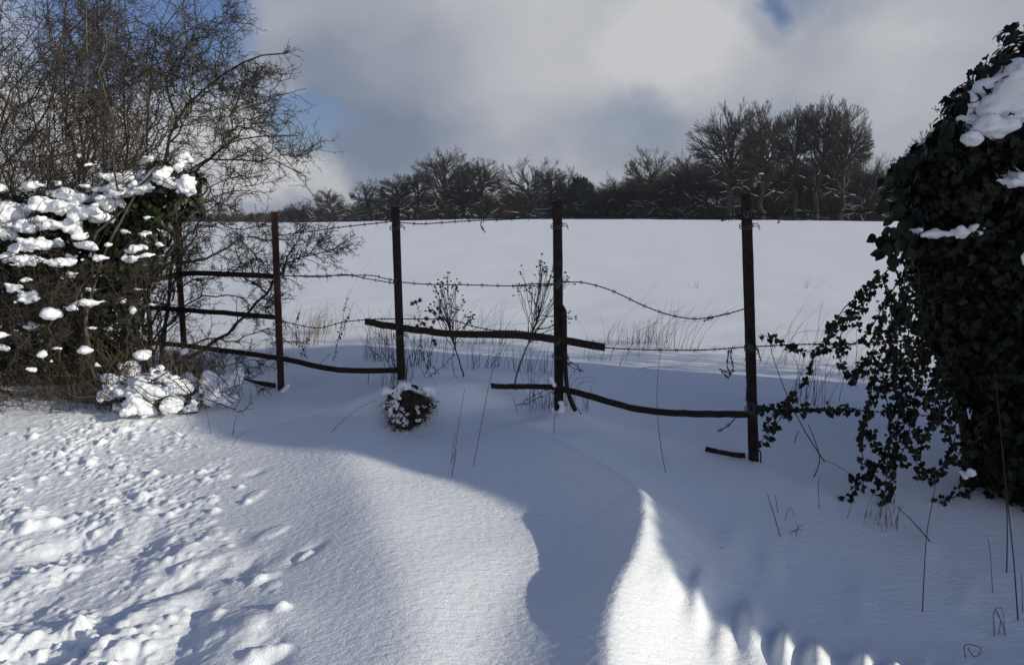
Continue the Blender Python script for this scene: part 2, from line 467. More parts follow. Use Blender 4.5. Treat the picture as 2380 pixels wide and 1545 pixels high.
# lumps, clods and hollows in the trodden part (real relief)
core = (slice(iy0, iy0 + iny), slice(ix0, ix0 + inx))
CX = GX[core]; CY = GY[core]; CZ = GZ[core].copy()
c0x = gx[ix0]; c0y = gy[iy0]; st = 0.0085
def rough_mask(x, y):
    # trodden area: bottom left, fading to the right and towards the shade
    e = -0.74 - 0.42 * (y - 2.2) + 0.12 * perlin(np.asarray(x) * 2.1, np.asarray(y) * 2.1, 9)
    return sstep(0.30, -0.45, x - e) * sstep(5.2, 4.4, y)
mk = rough_mask(CX, CY)
def splat(x, y, rx, ry, ang, h, power=2.0):
    R = max(rx, ry) * 2.2
    i0 = max(int((x - R - c0x) / st), 0); i1 = min(int((x + R - c0x) / st) + 2, inx)
    j0 = max(int((y - R - c0y) / st), 0); j1 = min(int((y + R - c0y) / st) + 2, iny)
    if i1 <= i0 or j1 <= j0: return
    dx = CX[j0:j1, i0:i1] - x; dy = CY[j0:j1, i0:i1] - y
    a = (dx * math.cos(ang) + dy * math.sin(ang)) / rx; b = (-dx * math.sin(ang) + dy * math.cos(ang)) / ry
    q = (a * a + b * b)
    CZ[j0:j1, i0:i1] += h * np.exp(-q ** (power / 2))
# footprints and kicked hollows
for (px, py, rx, ry, an, h) in ((170, 1262, .16, .075, .6, -.085), (330, 1262, .07, .13, .2, -.04), (392, 1375, .15, .06, .9, -.07), (135, 1490, .16, .09, .5, -.095), (445, 1450, .06, .16, .15, -.055),
                                (560, 1345, .12, .05, .8, -.035), (40, 1400, .12, .08, .4, -.05), (620, 1560, .05, .14, .3, -.06), (300, 1560, .18, .09, .6, -.07),
                                (710, 1335, .07, .028, .9, -.028), (595, 1150, .05, .025, .6, -.018), (500, 1135, .05, .02, .6, -.015),
                                (300, 1225, .20, .08, -.5, .05), (420, 1300, .10, .07, .5, .045), (60, 1205, .065, .06, 0, .06), (90, 1330, .16, .05, .6, .04), (330, 1420, .22, .10, .7, .05), (590, 1480, .11, .10, .2, .045),
                                (50, 1470, .10, .06, .5, .05), (230, 1500, .12, .07, .5, .045), (470, 1330, .12, .05, .8, .03)):
    q = prj(px, py, .24); splat(q[0], q[1], rx * 1.05, ry * 1.15, an, h * .6)
r2 = np.random.default_rng(21)
for k in range(30):                                   # broken crust and kicked chunks, lower left
    q = prj(r2.uniform(-40, 640), r2.uniform(1190, 1600), .24); sz = r2.uniform(.018, .055)
    splat(q[0], q[1], sz * r2.uniform(1, 1.4), sz * .85, r2.uniform(0, 3.1), sz * r2.uniform(.12, .32), 6)
for k in range(16):
    q = prj(r2.uniform(-40, 560), r2.uniform(1220, 1600), .24); sz = r2.uniform(.03, .075)
    splat(q[0], q[1], sz * r2.uniform(1, 1.5), sz * .8, r2.uniform(0, 3.1), -sz * r2.uniform(.12, .30), 3)
n_l = 0
while n_l < 13000:
    x = r2.uniform(-3.6, 0.4); y = r2.uniform(1.55, 5.1)
    w = rough_mask(x, y)
    if r2.random() > w * w * (0.15 + 0.85 * sstep(-.15, .35, perlin(x * 2.3, y * 2.3, 12))): continue
    near_ = float(sstep(3.5, 2.5, y) * sstep(-.5, -1.1, x + .0))
    s = r2.uniform(.0055, .0095) * (1.0 + 1.8 * (r2.random() ** 9)) * (1.0 + (0.8 * r2.random() ** 2) * near_)
    el = r2.uniform(1.0, 1.45)
    splat(x, y, s * el, s, r2.uniform(0, 3.1), s * r2.uniform(.25, .70) * (0.6 + .4 * w), 4.0)
    n_l += 1
# single rolled lumps with a tail
for (px, py, s) in ((118, 1210, .035), (75, 1215, .03), (602, 1364, .022), (655, 1442, .022), (212, 1105, .02), (300, 1130, .02), (480, 1145, .016), (560, 1165, .014), (575, 1195, .014), (500, 1205, .018), (395, 1205, .02), (700, 1330, .016), (715, 1322, .02), (640, 1525, .03), (600, 1530, .035)):
    q = prj(px, py, .26); splat(q[0], q[1], s * 1.2, s, .4, s * 1.1, 3)
# wind-scoured flutes on the right below the shade edge
for (px, py, L, wd, h, an) in ((1625, 1395, .16, .035, .050, 1.25), (1745, 1425, .15, .045, .060, 1.30), (1825, 1460, .11, .03, .055, 1.2), (1900, 1490, .12, .035, .045, 1.2), (2010, 1505, .10, .03, .045, 1.1), (2080, 1530, .09, .03, .05, 1.1),
                               (1560, 1385, .16, .05, .020, 1.2), (1680, 1450, .14, .035, .03, 1.25), (2150, 1530, .12, .03, .035, 1.1), (2240, 1540, .12, .04, .04, 1.1),
                               (1700, 1260, .18, .05, .010, 1.2), (1790, 1290, .12, .04, .012, 1.3), (1870, 1150, .12, .04, .010, 1.4), (2000, 1350, .15, .05, .010, 1.2), (2150, 1250, .15, .05, .012, 1.0), (2250, 1330, .12, .04, .010, .9)):
    q = prj(px, py + 30, .22); splat(q[0], q[1], L, wd, an, h, 2.2)
# ripples everywhere, rougher texture in the trodden area
rp = fbm(CX * 26 + 9 * CY, CY * 44 - 6 * CX, 3, 30)
ripple = 0.0016 * rp * sstep(6.5, 3.0, CY)
wob = 0.0055 * fbm(CX * 5.0, CY * 5.5, 3, 41) * mk + 0.007 * np.abs(fbm(CX * 15, CY * 21, 4, 45)) * mk
CZ += ripple + wob
rr = sstep(0.9, 1.8, CX) * sstep(3.4, 2.0, CY)
CZ += rr * 0.006 * fbm(CX * 10, CY * 6, 3, 51)
# soften to the outer grid
edge = np.minimum(np.minimum(CX - CX.min(), CX.max() - CX), np.minimum(CY - CY.min(), CY.max() - CY))
wE = sstep(0, 0.25, edge)
GZ[core] = GZ[core] * (1 - wE) + CZ * wE

def ground(x, y):
    i = np.clip(np.searchsorted(gx, x) - 1, 0, len(gx) - 2); j = np.clip(np.searchsorted(gy, y) - 1, 0, len(gy) - 2)
    u = (x - gx[i]) / (gx[i + 1] - gx[i]); v = (y - gy[j]) / (gy[j + 1] - gy[j])
    return float(GZ[j, i] * (1 - u) * (1 - v) + GZ[j, i + 1] * u * (1 - v) + GZ[j + 1, i] * (1 - u) * v + GZ[j + 1, i + 1] * u * v)
def G(px, py):
    """where the line through a photo point meets the snow"""
    r = ray(px, py); y = 1.6
    while y < 300:
        p = EYE + r * y
        if p[2] < ground(p[0], p[1]): break
        y += 0.02 if y < 9 else .4
    return np.array([p[0], p[1], ground(p[0], p[1])])

nx_, ny_ = len(gx), len(gy)
idx = np.arange(nx_ * ny_).reshape(ny_, nx_)
Q = np.stack([idx[:-1, :-1], idx[:-1, 1:], idx[1:, 1:], idx[1:, :-1]], axis=-1).reshape(-1, 4)
g = MB().add(np.stack([GX, GY, GZ], axis=-1).reshape(-1, 3), Q).build('snow_field', M['ground'])
tag(g, 'snow covered ground with wind drifts, running back as a white field', None, None, 'structure')

# ------------------------------------------------------------------ branches
def unit(a):
    return a / (np.linalg.norm(a, axis=-1, keepdims=True) + 1e-12)
def spawn(Pp, Rp, k, rs, L=(0.2, 0.5), ang=(35, 70), t=(0.15, 0.98), m=5, jit=0.25, bias=(0, 0, 0), rf=0.55, rmin=0.001, taper=0.35, lt=None, curl=None, out=None):
    """k children on every parent polyline; returns their polylines and radii"""
    N, n, _ = Pp.shape
    tt = rs.uniform(t[0], t[1], (N, k)); x = tt * (n - 1)
    i = np.clip(x.astype(int), 0, n - 2); u = (x - i)[..., None]
    ar = np.arange(N)[:, None]
    A = Pp[ar, i]; B = Pp[ar, i + 1]
    pos = A * (1 - u) + B * u
    T = unit(B - A)
    r0 = (Rp[ar, i] * (1 - u[..., 0]) + Rp[ar, i + 1] * u[..., 0]) * rf
    r0 = np.maximum(r0, rmin)
    rnd = unit(rs.normal(size=(N, k, 3)))
    perp = unit(np.cross(T, rnd))
    a = np.radians(rs.uniform(ang[0], ang[1], (N, k)))[..., None]
    d = unit(np.cos(a) * T + np.sin(a) * perp + np.array(bias))
    if out is not None: d = unit(d + unit(pos - np.array(out[0])) * out[1])
    Ls = rs.uniform(L[0], L[1], (N, k))
    if lt is not None: Ls = Ls * np.interp(tt, lt[0], lt[1])
    pos = pos.reshape(-1, 3); d = d.reshape(-1, 3); Ls = Ls.reshape(-1); r0 = r0.reshape(-1)
    out = [pos]
    for s in range(m - 1):
        pos = pos + d * (Ls / (m - 1))[:, None]
        out.append(pos)
        d = unit(d + jit * rs.normal(size=d.shape) + np.array(bias) * 0.25 + (np.array(curl) * 0.3 if curl is not None else 0))
    C = np.stack(out, axis=1)
    R = r0[:, None] * np.linspace(1, taper, m)[None]
    return C, np.maximum(R, rmin * 0.6)
def resample(pts, n, jit=0.0, rs=None):
    p = smooth_poly(pts, n)
    if jit and rs is not None:
        p[1:-1] += rs.normal(0, jit, (n - 2, 3))
    return p

# ------------------------------------------------------------------ far trees
def crown_tree(rs, H, cw, fork, n_limb, crooked=0.18, lean=0.0, twr=0.0165, low=None):
    """bare deciduous tree: trunk, limbs fanning to a round crown, three orders of branches. Returns MB trunk, MB crown, MB snow"""
    trunk = np.array([[lean * H * (k / 7.) ** 2 + rs.normal(0, .012) * H * (k > 0), rs.normal(0, .01) * H * (k > 0), fork * H * k / 7.] for k in range(8)])
    tr = np.linspace(0.019, 0.013, 8) * H; tr[0] *= 1.35
    top = trunk[-1]
    limbs = []; rad = []
    cz = (fork * .75 + 1) / 2 * H; rz = (1 - fork * .75) / 2 * H
    for i in range(n_limb):
        fi = (i + .5) / n_limb
        ph = i * 2.39996 + rs.uniform(-.3, .3)
        el = math.acos(1 - 1.35 * fi ** .8)                      # from top down past the equator
        tgt = np.array([math.sin(el) * math.cos(ph) * cw / 2 + top[0], math.sin(el) * math.sin(ph) * cw / 2, cz + math.cos(el) * rz]) * 1.0
        tgt = top + (tgt - top) * rs.uniform(.58, .76)
        s0 = trunk[-1] if fi < .55 else trunk[rs.integers(4, 7)]
        mid = s0 + (tgt - s0) * .5 + np.array([0, 0, (0.05 if fi < .5 else .02) * H]) + rs.normal(0, crooked * .11 * H, 3)
        q1 = s0 + (mid - s0) * .5 + rs.normal(0, .018 * H, 3); q2 = mid + (tgt - mid) * .5 + rs.normal(0, .02 * H, 3)
        limbs.append(resample([s0, q1, mid, q2, tgt], 11, .004 * H, rs)); rad.append(np.linspace(.0120, .0020, 11) * H * rs.uniform(.75, 1.1))
    for i in range(5):                                   # low boughs spreading under the crown
        ph = rs.uniform(0, 6.28); s0 = trunk[rs.integers(3, 7)]; Lb = rs.uniform(.22, .42) * cw
        e_ = s0 + np.array([math.cos(ph) * Lb, math.sin(ph) * Lb, rs.uniform(-.06, .08) * H])
        md = (s0 + e_) / 2 + np.array([0, 0, rs.uniform(-.03, .05) * H])
        limbs.append(resample([s0, (s0 + md) / 2 + rs.normal(0, .012 * H, 3), md, (md + e_) / 2 + rs.normal(0, .015 * H, 3), e_], 11, .005 * H, rs)); rad.append(np.linspace(.008, .002, 11) * H)
    limbs = np.array(limbs); rad = np.array(rad)
    ctr = [top[0], top[1], cz - rz * .35]
    cc = np.array([top[0], top[1], cz]); rr3 = np.array([cw / 2, cw / 2, rz])
    f1, f2, f3 = rs.uniform(0, 6.28, 3)
    def qn(A):
        v = (A - cc) / rr3
        q = np.linalg.norm(v, axis=-1) + 1e-9
        az = np.arctan2(v[..., 1], v[..., 0]); el = v[..., 2] / q
        lim = .94 + .08 * np.sin(3 * az + f1) * (1 - el * el) + .06 * np.sin(5 * az + f2 + 4 * el) + .04 * np.sin(7 * el + f3)
        return q / lim
    def dome(A, soft):
        qb = qn(A[:, 0]); qt = qn(A[:, -1])
        lim = 1 + soft * rs.uniform(-1, .6, len(A))
        fct = np.where(qt > lim, np.clip((lim - qb) / np.maximum(qt - qb, .02), .25, 1), 1.0)
        return A[:, :1] + (A - A[:, :1]) * fct[:, None, None]
    l2, r2_ = spawn(limbs, rad, 13, rs, (.10 * H, .24 * H), (28, 60), (.22, 1), 7, .10, (0, 0, .02), .55, .032, .4, out=(ctr, .7))
    l2 = dome(l2, .05)
    l3, r3 = spawn(l2, r2_, 9, rs, (.035 * H, .085 * H), (25, 60), (.15, 1), 5, .11, (0, 0, .03), .6, .022, .5, out=(ctr, .7))
    l3 = dome(l3, .05)
    l4, r4 = spawn(l3, r3, 5, rs, (.016 * H, .038 * H), (20, 50), (.25, 1), 3, .08, (0, 0, .03), .7, twr, .6, out=(ctr, .7))
    l4 = dome(l4, .07)
    T_ = MB().tubes(trunk[None], tr[None], 7).tubes(limbs, rad, 5)
    C_ = MB().tubes(l2, r2_, 4).tubes(l3, r3, 3).tubes(l4, r4, 3)
    S_ = MB()
    # snow lies on the flatter lower limbs
    cand = [(limbs, rad, 1.6), (l2, r2_, .16)]
    for (pp, rr_, pr) in cand:
        for q, r in zip(pp, rr_):
            sl = q[-1] - q[0]
            flat = abs(sl[2]) / (np.linalg.norm(sl) + 1e-9)
            if q[:, 2].mean() > H * .52 or flat > .8 or rs.random() > pr * .55: continue
            a = rs.integers(0, 3); b = rs.integers(len(q) - 2, len(q) + 1)
            if S_.n and rs.random() < 0: continue
            seg = resample(q[a:b] + np.array([0, 0, 1]) * (r[a:b, None] * .95 + .035), 6) if b - a >= 3 else None
            if seg is None: continue
            S_.tubes(seg[None], np.array([[.012, .05, .06, .05, .04, .012]]) * rs.uniform(.5, 1.3), 4)
    return T_, C_, S_

protos = []
def make_proto(seed, **kw):
    rs = np.random.default_rng(seed)
    T_, C_, S_ = crown_tree(rs, **kw)
    protos.append((T_.mesh('trunk', M['farbark']), C_.mesh('crown', M['fartwig']), S_.mesh('branch_snow', M['snow']) if S_.n else None, kw['H'], kw['cw']))
make_proto(1, H=20, cw=12, fork=.40, n_limb=19)
make_proto(2, H=20, cw=9.5, fork=.44, n_limb=17, crooked=.18)
make_proto(3, H=20, cw=8.5, fork=.50, n_limb=15, crooked=.16, lean=.05)
make_proto(4, H=20, cw=13, fork=.24, n_limb=20, crooked=.22)
make_proto(5, H=20, cw=9, fork=.35, n_limb=12, crooked=.30, lean=-.06)
make_proto(6, H=20, cw=17, fork=.18, n_limb=20, crooked=.30)

def place_tree(px, top, base_y, Y, cwpx, pi, label, group=None, rot=None, name='bare_tree', snow=True):
    tm, cm_, sm, H, cw = protos[pi]
    p = P(px, 510, Y)
    gz = ground(p[0], p[1])
    Hm = P(px, top, Y)[2] - gz
    wm = cwpx * 1.28 / FOC * Y
    t = thing(name, label, 'tree', (p[0], p[1], gz - .15), group)
    t.rotation_euler = (0, 0, rot if rot is not None else random.uniform(0, 6.28))
    sx = wm / cw
    t.scale = (sx, sx, (Hm + .15) / (H * .965))
    for nm, me in (('trunk', tm), ('crown', cm_), ('branch_snow', sm)):
        if me is None or (nm == 'branch_snow' and not snow): continue
        o = bpy.data.objects.new(nm, me); COL.objects.link(o); o.parent = t
    return t
random.seed(5)
TREES = [
    (765, 434, 235, 58, 0, 'small round bare tree standing alone above the far left end of the wood'),
    (700, 458, 240, 70, 5, 'low spreading bare tree left of the small round one at the far left end'),
    (680, 470, 245, 40, 3, 'scrubby bare treetop at the very left end of the distant wood'),
    (865, 408, 190, 70, 4, 'crooked bare tree leaning right, just left of the second big clump'),
    (925, 402, 185, 70, 1, 'bushy bare tree directly behind the third fence post'),
    (968, 396, 182, 60, 2, 'narrow bare tree between the bushy one and the tall domed tree'),
    (1035, 337, 172, 120, 0, 'tall domed bare tree, highest of the left half of the wood'),
    (1075, 360, 174, 80, 3, 'bare tree crowding the right shoulder of the tall domed tree'),
    (1120, 364, 172, 80, 1, 'upright bare tree between the two widest crowns of the left clump'),
    (1222, 347, 168, 140, 5, 'wide fan shaped bare tree with snow on its low boughs'),
    (1275, 388, 170, 70, 2, 'slim bare tree at the right edge of the fan shaped crown'),
    (1322, 376, 168, 46, 4, 'thin bare tree with a small tufted head, right above the fourth post'),
    (1430, 398, 170, 80, 3, 'low bare tree in the dip between the two big clumps'),
    (1500, 330, 152, 95, 4, 'crooked dark bare tree with a lopsided top left of the tallest group'),
    (1592, 348, 160, 80, 0, 'round topped bare tree filling the gap before the tallest group'),
    (1640, 345, 158, 70, 3, 'round bare tree tucked under the left side of the tallest crown'),
    (1692, 226, 132, 150, 0, 'tallest left hand bare tree with a wide rounded crown above the wood'),
    (1768, 233, 130, 110, 1, 'tall bare tree with a domed crown rising behind the fifth fence post'),
    (1845, 236, 132, 90, 2, 'tall slender bare tree right of the fifth post, twigs pointing up'),
    (1895, 218, 130, 100, 2, 'tall bare tree whose twigs reach highest of the whole wood'),
    (1955, 236, 128, 100, 1, 'tall bare tree on the right of the group with a twisted trunk and round head'),
    (2000, 315, 134, 120, 5, 'lower domed bare tree standing against the right of the tall group'),
    (2045, 365, 136, 80, 3, 'snowy bare tree at the right shoulder of the wood'),
    (2155, 302, 128, 100, 1, 'bare tree showing its top just left of the ivy bush'),
    (2200, 385, 125, 90, 5, 'bare tree mostly hidden behind the ivy bush'),
]
for (px, top, Y, w, pi, lab) in TREES:
    place_tree(px, top, 505, Y, w, pi, lab, 'tall bare trees along the far edge of the field')
skyx = [560, 640, 700, 800, 860, 950, 1100, 1300, 1400, 1500, 1560, 1640, 1700, 1800, 1950, 2050, 2120, 2300, 2500]
skyy = [492, 486, 480, 466, 458, 442, 432, 436, 414, 402, 376, 358, 352, 352, 352, 388, 410, 400, 395]
rowY = [560, 700, 850, 950, 1300, 1500, 1700, 2000, 2500]
rowD = [265, 245, 205, 190, 178, 162, 140, 135, 125]
rs0 = np.random.default_rng(11)
fx = 330
nfill = 0
while fx < 2480:
    Y0 = np.interp(fx, rowY, rowD)
    for row in range(3):
        x = fx + rs0.uniform(-10, 10) + row * 9
        Y = Y0 + 5 + row * 15 + rs0.uniform(-3, 5)
        hpx = (505 - np.interp(x, skyx, skyy)) * rs0.uniform(.74, .98)
        place_tree(x, 505 - hpx, 505, Y, hpx * rs0.uniform(.75, 1.05), int(rs0.choice([1, 3, 3, 5, 0, 4])), 'smaller bare tree packed into the shaded rows of the far wood', 'smaller trees making up the rows of the far wood')
        nfill += 1
    fx += 30
# undergrowth: nobody could count it
br = MB()
N = 15000
xs = rs0.uniform(330, 2500, N)
Yb = np.interp(xs, rowY, rowD) + rs0.uniform(-2, 45, N)
hp = (505 - np.interp(xs, skyx, skyy)) * rs0.uniform(.12, .62, N) ** 1.0
pts = []
X0 = (xs - 1190) / FOC * Yb * 1.01
gz = np.array([ground(a, b) for a, b in zip(X0, Yb)])
hm = hp / FOC * Yb
p0 = np.stack([X0, Yb, gz - .1], -1)
dv = rs0.normal(0, .22, (N, 2))
p1 = p0 + np.stack([dv[:, 0] * hm * .4, dv[:, 1] * hm * .4, hm * .5], -1)
p2 = p0 + np.stack([dv[:, 0] * hm * 1.1, dv[:, 1] * hm, hm], -1)
stems = np.stack([p0, p1, p2], 1)
rad = np.stack([rs0.uniform(.035, .11, N)] * 3, 1) * np.array([1, .7, .3])
br.tubes(stems, rad, 3)
c2, cr2 = spawn(stems, rad, 3, rs0, (.8, 2.6), (25, 70), (.2, 1), 4, .35, (0, 0, .1), .5, .022, .5)
br.tubes(c2, cr2, 3)
o = br.build('undergrowth', M['brush'])
tag(o, 'dense bare undergrowth filling the shaded foot of the distant wood', 'undergrowth', None, 'stuff')
# snow caught on the undergrowth and fallen boughs
K = 330
xs = rs0.uniform(640, 2400, K)
Yb = np.interp(xs, rowY, rowD) - rs0.uniform(.5, 5, K)
X0 = (xs - 1190) / FOC * Yb
gz = np.array([ground(a, b) for a, b in zip(X0, Yb)])
zz = gz + .3 + rs0.uniform(0, 1, K) ** 1.5 * np.interp(xs, [600, 1000, 1700, 2100], [3.0, 5.0, 10.0, 9.0])
q0 = np.stack([X0, Yb, zz], -1)
an = rs0.normal(0, .45, K); sg = np.where(rs0.random(K) < .5, -1, 1)
dirs = np.stack([sg * np.cos(an), rs0.normal(0, .3, K), np.sin(an)], -1)
L = rs0.uniform(.6, 3.4, K) * np.where(zz - gz > 5, .6, 1)
pts_ = [q0]
for k in range(8):
    dirs = unit(dirs + rs0.normal(0, .22, (K, 3)) + np.array([0, 0, -.02]))
    pts_.append(pts_[-1] + dirs * (L / 8)[:, None])
S3 = np.stack(pts_, 1)
rB = np.linspace(.07, .025, 9)[None] * rs0.uniform(.7, 1.3, (K, 1))
c5, r5 = spawn(S3, rB, 3, rs0, (.3, 1.2), (25, 60), (.1, .9), 5, .2, (0, 0, .1), .6, .02, .5)
o = MB().tubes(S3 - np.array([0, 0, .07]), rB, 3).tubes(c5 - np.array([0, 0, .05]), r5, 3).build('bough_tangle', M['brush']); tag(o, 'thin low boughs tangled along the front of the distant wood', 'boughs', None, 'stuff')
o = MB().tubes(S3, np.array([.01, .03, .05, .045, .05, .04, .035, .03, .01]) * rs0.uniform(.4, 1.25, (K, 1)), 3).tubes(c5, np.array([.01, .026, .022, .018, .008]) * rs0.uniform(.3, 1.4, (len(c5), 1)), 3).build('bough_snow', M['snow']); tag(o, 'thin lines of snow lying on boughs along the front of the distant wood', 'snow', None, 'stuff')

# pine in the dip
pr = np.random.default_rng(31)
pp = P(1350, 510, 166); gz0 = ground(pp[0], pp[1])
t = thing('pine_tree', 'dark evergreen with flat tiers in the dip between the two clumps of bare trees', 'tree', (pp[0], pp[1], gz0))
trk = np.array([[pp[0], pp[1], gz0 - .1], [pp[0] + .1, pp[1], gz0 + 5], [pp[0] - .1, pp[1], gz0 + 9.2]])
MB().tubes(trk[None], np.array([[.28, .2, .06]]), 6).build('trunk', M['farbark'], t)
nd_ = MB(); c = []
for k in range(2600):
    tier = pr.integers(0, 4); zc = gz0 + 4.6 + tier * 1.05; rr_ = (3.0, 3.6, 2.4, 1.5)[tier] * math.sqrt(pr.random()); a = pr.uniform(0, 6.28)
    c.append([pp[0] + rr_ * math.cos(a) + (.6, -.7, .3, -.2)[tier], pp[1] + rr_ * math.sin(a), zc + pr.normal(0, .30) - rr_ * .08 * math.sin(a * 3 + tier)])
c = np.array(c); dd = unit(pr.normal(size=c.shape) * np.array([1, 1, .4])) * .3
nd_.tubes(np.stack([c - dd, c, c + dd], 1), np.array([[.03, .09, .02]] * len(c)), 3)
nd_.build('crown', M['pine'], t)

# ------------------------------------------------------------------ fence
def fenceY(px):
    u = (px - 1190.0) / FOC
    k = (1.172 - 4 * u) / (.92 + .46 * u)
    return 4 + .46 * k
fence = thing('iron_fence', 'rusty iron bar fence mended with barbed wire, crossing the snow drift', 'fence', tuple(G(1297, 955)))
POSTS = [((1733, 450), (1751, 1072)), ((1294, 467), (1298, 950)), ((917, 480), (931, 884)), ((636, 492), (652, 906)), ((406, 499), (431, 860))]
post_bot = []
def angle_post(top, bot, w, name='post'):
    """rolled angle section with a rounded ridge and two flanges, holes for the bars"""
    top = np.array(top, float); bot = np.array(bot, float)
    ax = unit(top - bot)
    n = 26
    prof = np.array([(-w * .52, .012), (-w * .50, .004), (-w * .14, -.010), (-w * .10, -.021), (-w * .03, -.021), (0.0, -.012), (w * .42, -.002), (w * .50, .002), (w * .52, .010), (w * .05, .002), (0.0, .026), (-.004, .026), (-.006, .002)])
    fdir = unit(np.array([-.92, .46, 0.0])); side = -fdir; back = np.array([.46, .92, 0.0]); back = unit(back)
    V = []
    rs = np.random.default_rng(int(abs(top[0]) * 1000) + 3)
    for i in range(n):
        c = bot + (top - bot) * i / (n - 1)
        wob = 1 + rs.normal(0, .018)
        for a, b in prof:
            V.append(c + side * a * wob + back * (b + rs.normal(0, .0006)))
    m = len(prof); Qs = []
    for i in range(n - 1):
        for j in range(m):
            Qs.append((i * m + j, i * m + (j + 1) % m, (i + 1) * m + (j + 1) % m, (i + 1) * m + j))
    T = [((n - 1) * m, (n - 1) * m + j, (n - 1) * m + j + 1) for j in range(1, m - 1)]
    return MB().add(V, Qs, T)
post_things = []
for k, (tp, bt) in enumerate(POSTS):
    Y = 4 + .46 * k
    a = P(tp[0], tp[1], Y); b = P(bt[0], bt[1], Y)
    b2 = b + (b - a) * .22
    w = [.052, .054, .056, .054, .050][k]
    o = angle_post(a, b2, w).build('post', M['rust' if k > 2 else 'darkrust'], fence, smooth=False)  # posts in shade get the darker rust, so the shade is in their colour
    post_things.append((o, a, b))
    o['label'] = ['shade-darkened rusty post on the right, beside the ivy', 'shade-darkened post with a second bent bar beside it', 'shade-darkened post rising from the drift mound', 'red brown post with a bolt hole near its top', 'red brown post with snow on its top, nearest the thorn bush'][k]
    # bolt collar with a tie of wire round the post
    for (f_, has) in ((.12, k in (0, 1, 2)), (.62, k == 3), (.74, k in (1, 2)), (.80, k == 0)):
        if not has: continue
        c = a + (b - a) * f_
        for dz in (0, .012):
            th = np.linspace(0, 2 * math.pi, 15)
            ring = c + np.stack([np.cos(th) * (w * .5 + .008), np.sin(th) * .034 + .005, np.sin(th * 1.0) * .010 + dz + np.cos(th) * .006], -1)
            tmb = MB().tubes(ring[None], np.full((1, 15), .0024), 4)
            tl = c + np.array([w * .5, -.01, dz]); tail = np.stack([tl, tl + [.02, -.012, .008], tl + [.035, -.01, -.014]])
            tmb.tubes(tail[None], np.full((1, 3), .0022), 4)
            q = tmb.build('wire_tie', M['tie'], fence)
def sub_child(o, parent):
    o.parent = parent
    o.matrix_parent_inverse.identity()
    o.location = (0, 0, 0)
    return o
def bar(pts, h=.036, th=.012, dy=.012, name='rail', mat='darkrust', lab=None, n=26, parent=None):
    q = np.array([P(x, y, fenceY(x) + dy) for x, y in pts])
    q = smooth_poly(q, n)
    rs = np.random.default_rng(int(pts[0][0]))
    q[1:-1, 2] += rs.normal(0, .0010, n - 2)
    mb = MB().tubes(q[None], np.full((1, n), .7071) * (1 + rs.normal(0, .02, (1, n))), 4, sb=th, sn=h, phase=math.pi / 4, caps=True, ref=(0, 0, 1))
    o = mb.build(name, M[mat], fence, smooth=False)
    if lab: o['label'] = lab
    return o
bar([(300, 668), (340, 656), (402, 640), (436, 635), (520, 637), (640, 642)], .036, lab='top bar at the left, bent down into the bush')
bar([(180, 712), (300, 712), (420, 720), (520, 727), (645, 738)], .034, lab='second bar running from the bush to the fourth post from the right')
bar([(200, 800), (360, 797), (500, 812), (655, 833), (730, 850), (790, 860), (860, 861), (928, 860)], .034, lab='third bar, sagging to the foot of the middle post')
bar([(440, 865), (520, 878), (575, 886), (640, 896)], .030, lab='lowest bar at the left, half buried')
bar([(1142, 896), (1160, 898), (1220, 898), (1298, 899)], .030, lab='short bar poking out of the drift')
bar([(1298, 902), (1335, 910), (1400, 929), (1480, 950), (1560, 959), (1650, 962), (1745, 962)], .034, lab='low bar bowed between the two right posts')
bar([(1640, 1043), (1670, 1050), (1700, 1056), (1732, 1058)], .026, lab='bar end sticking out of the snow at the right post')
bar([(850, 747), (856, 748), (880, 753), (920, 760), (980, 768), (1040, 775), (1090, 777), (1150, 778), (1210, 779), (1260, 784), (1310, 791), (1350, 798), (1405, 807)], .040, .020, dy=-.05, lab='broken thick bar tied across the middle posts')
# bent upright bar beside post 4
q = smooth_poly(np.array([P(x, y, fenceY(x) - .02) for x, y in ((1298, 714), (1306, 712), (1312, 725), (1313, 790), (1314, 850), (1318, 900), (1328, 935), (1338, 955))]), 24)
o = MB().tubes(q[None], np.full((1, 24), .0125), 6, caps=True).build('bent_bar', M['darkrust'], fence); o['label'] = 'bent upright bar hooked over beside the fourth post'
# post foot bracket
q = np.array([P(x, y, 3.98) for x, y in ((1745, 1046), (1766, 1047), (1768, 1076))])
MB().tubes(smooth_poly(q, 8)[None], np.full((1, 8), .004), 4, caps=True).build('foot_bracket', M['darkrust'], fence)

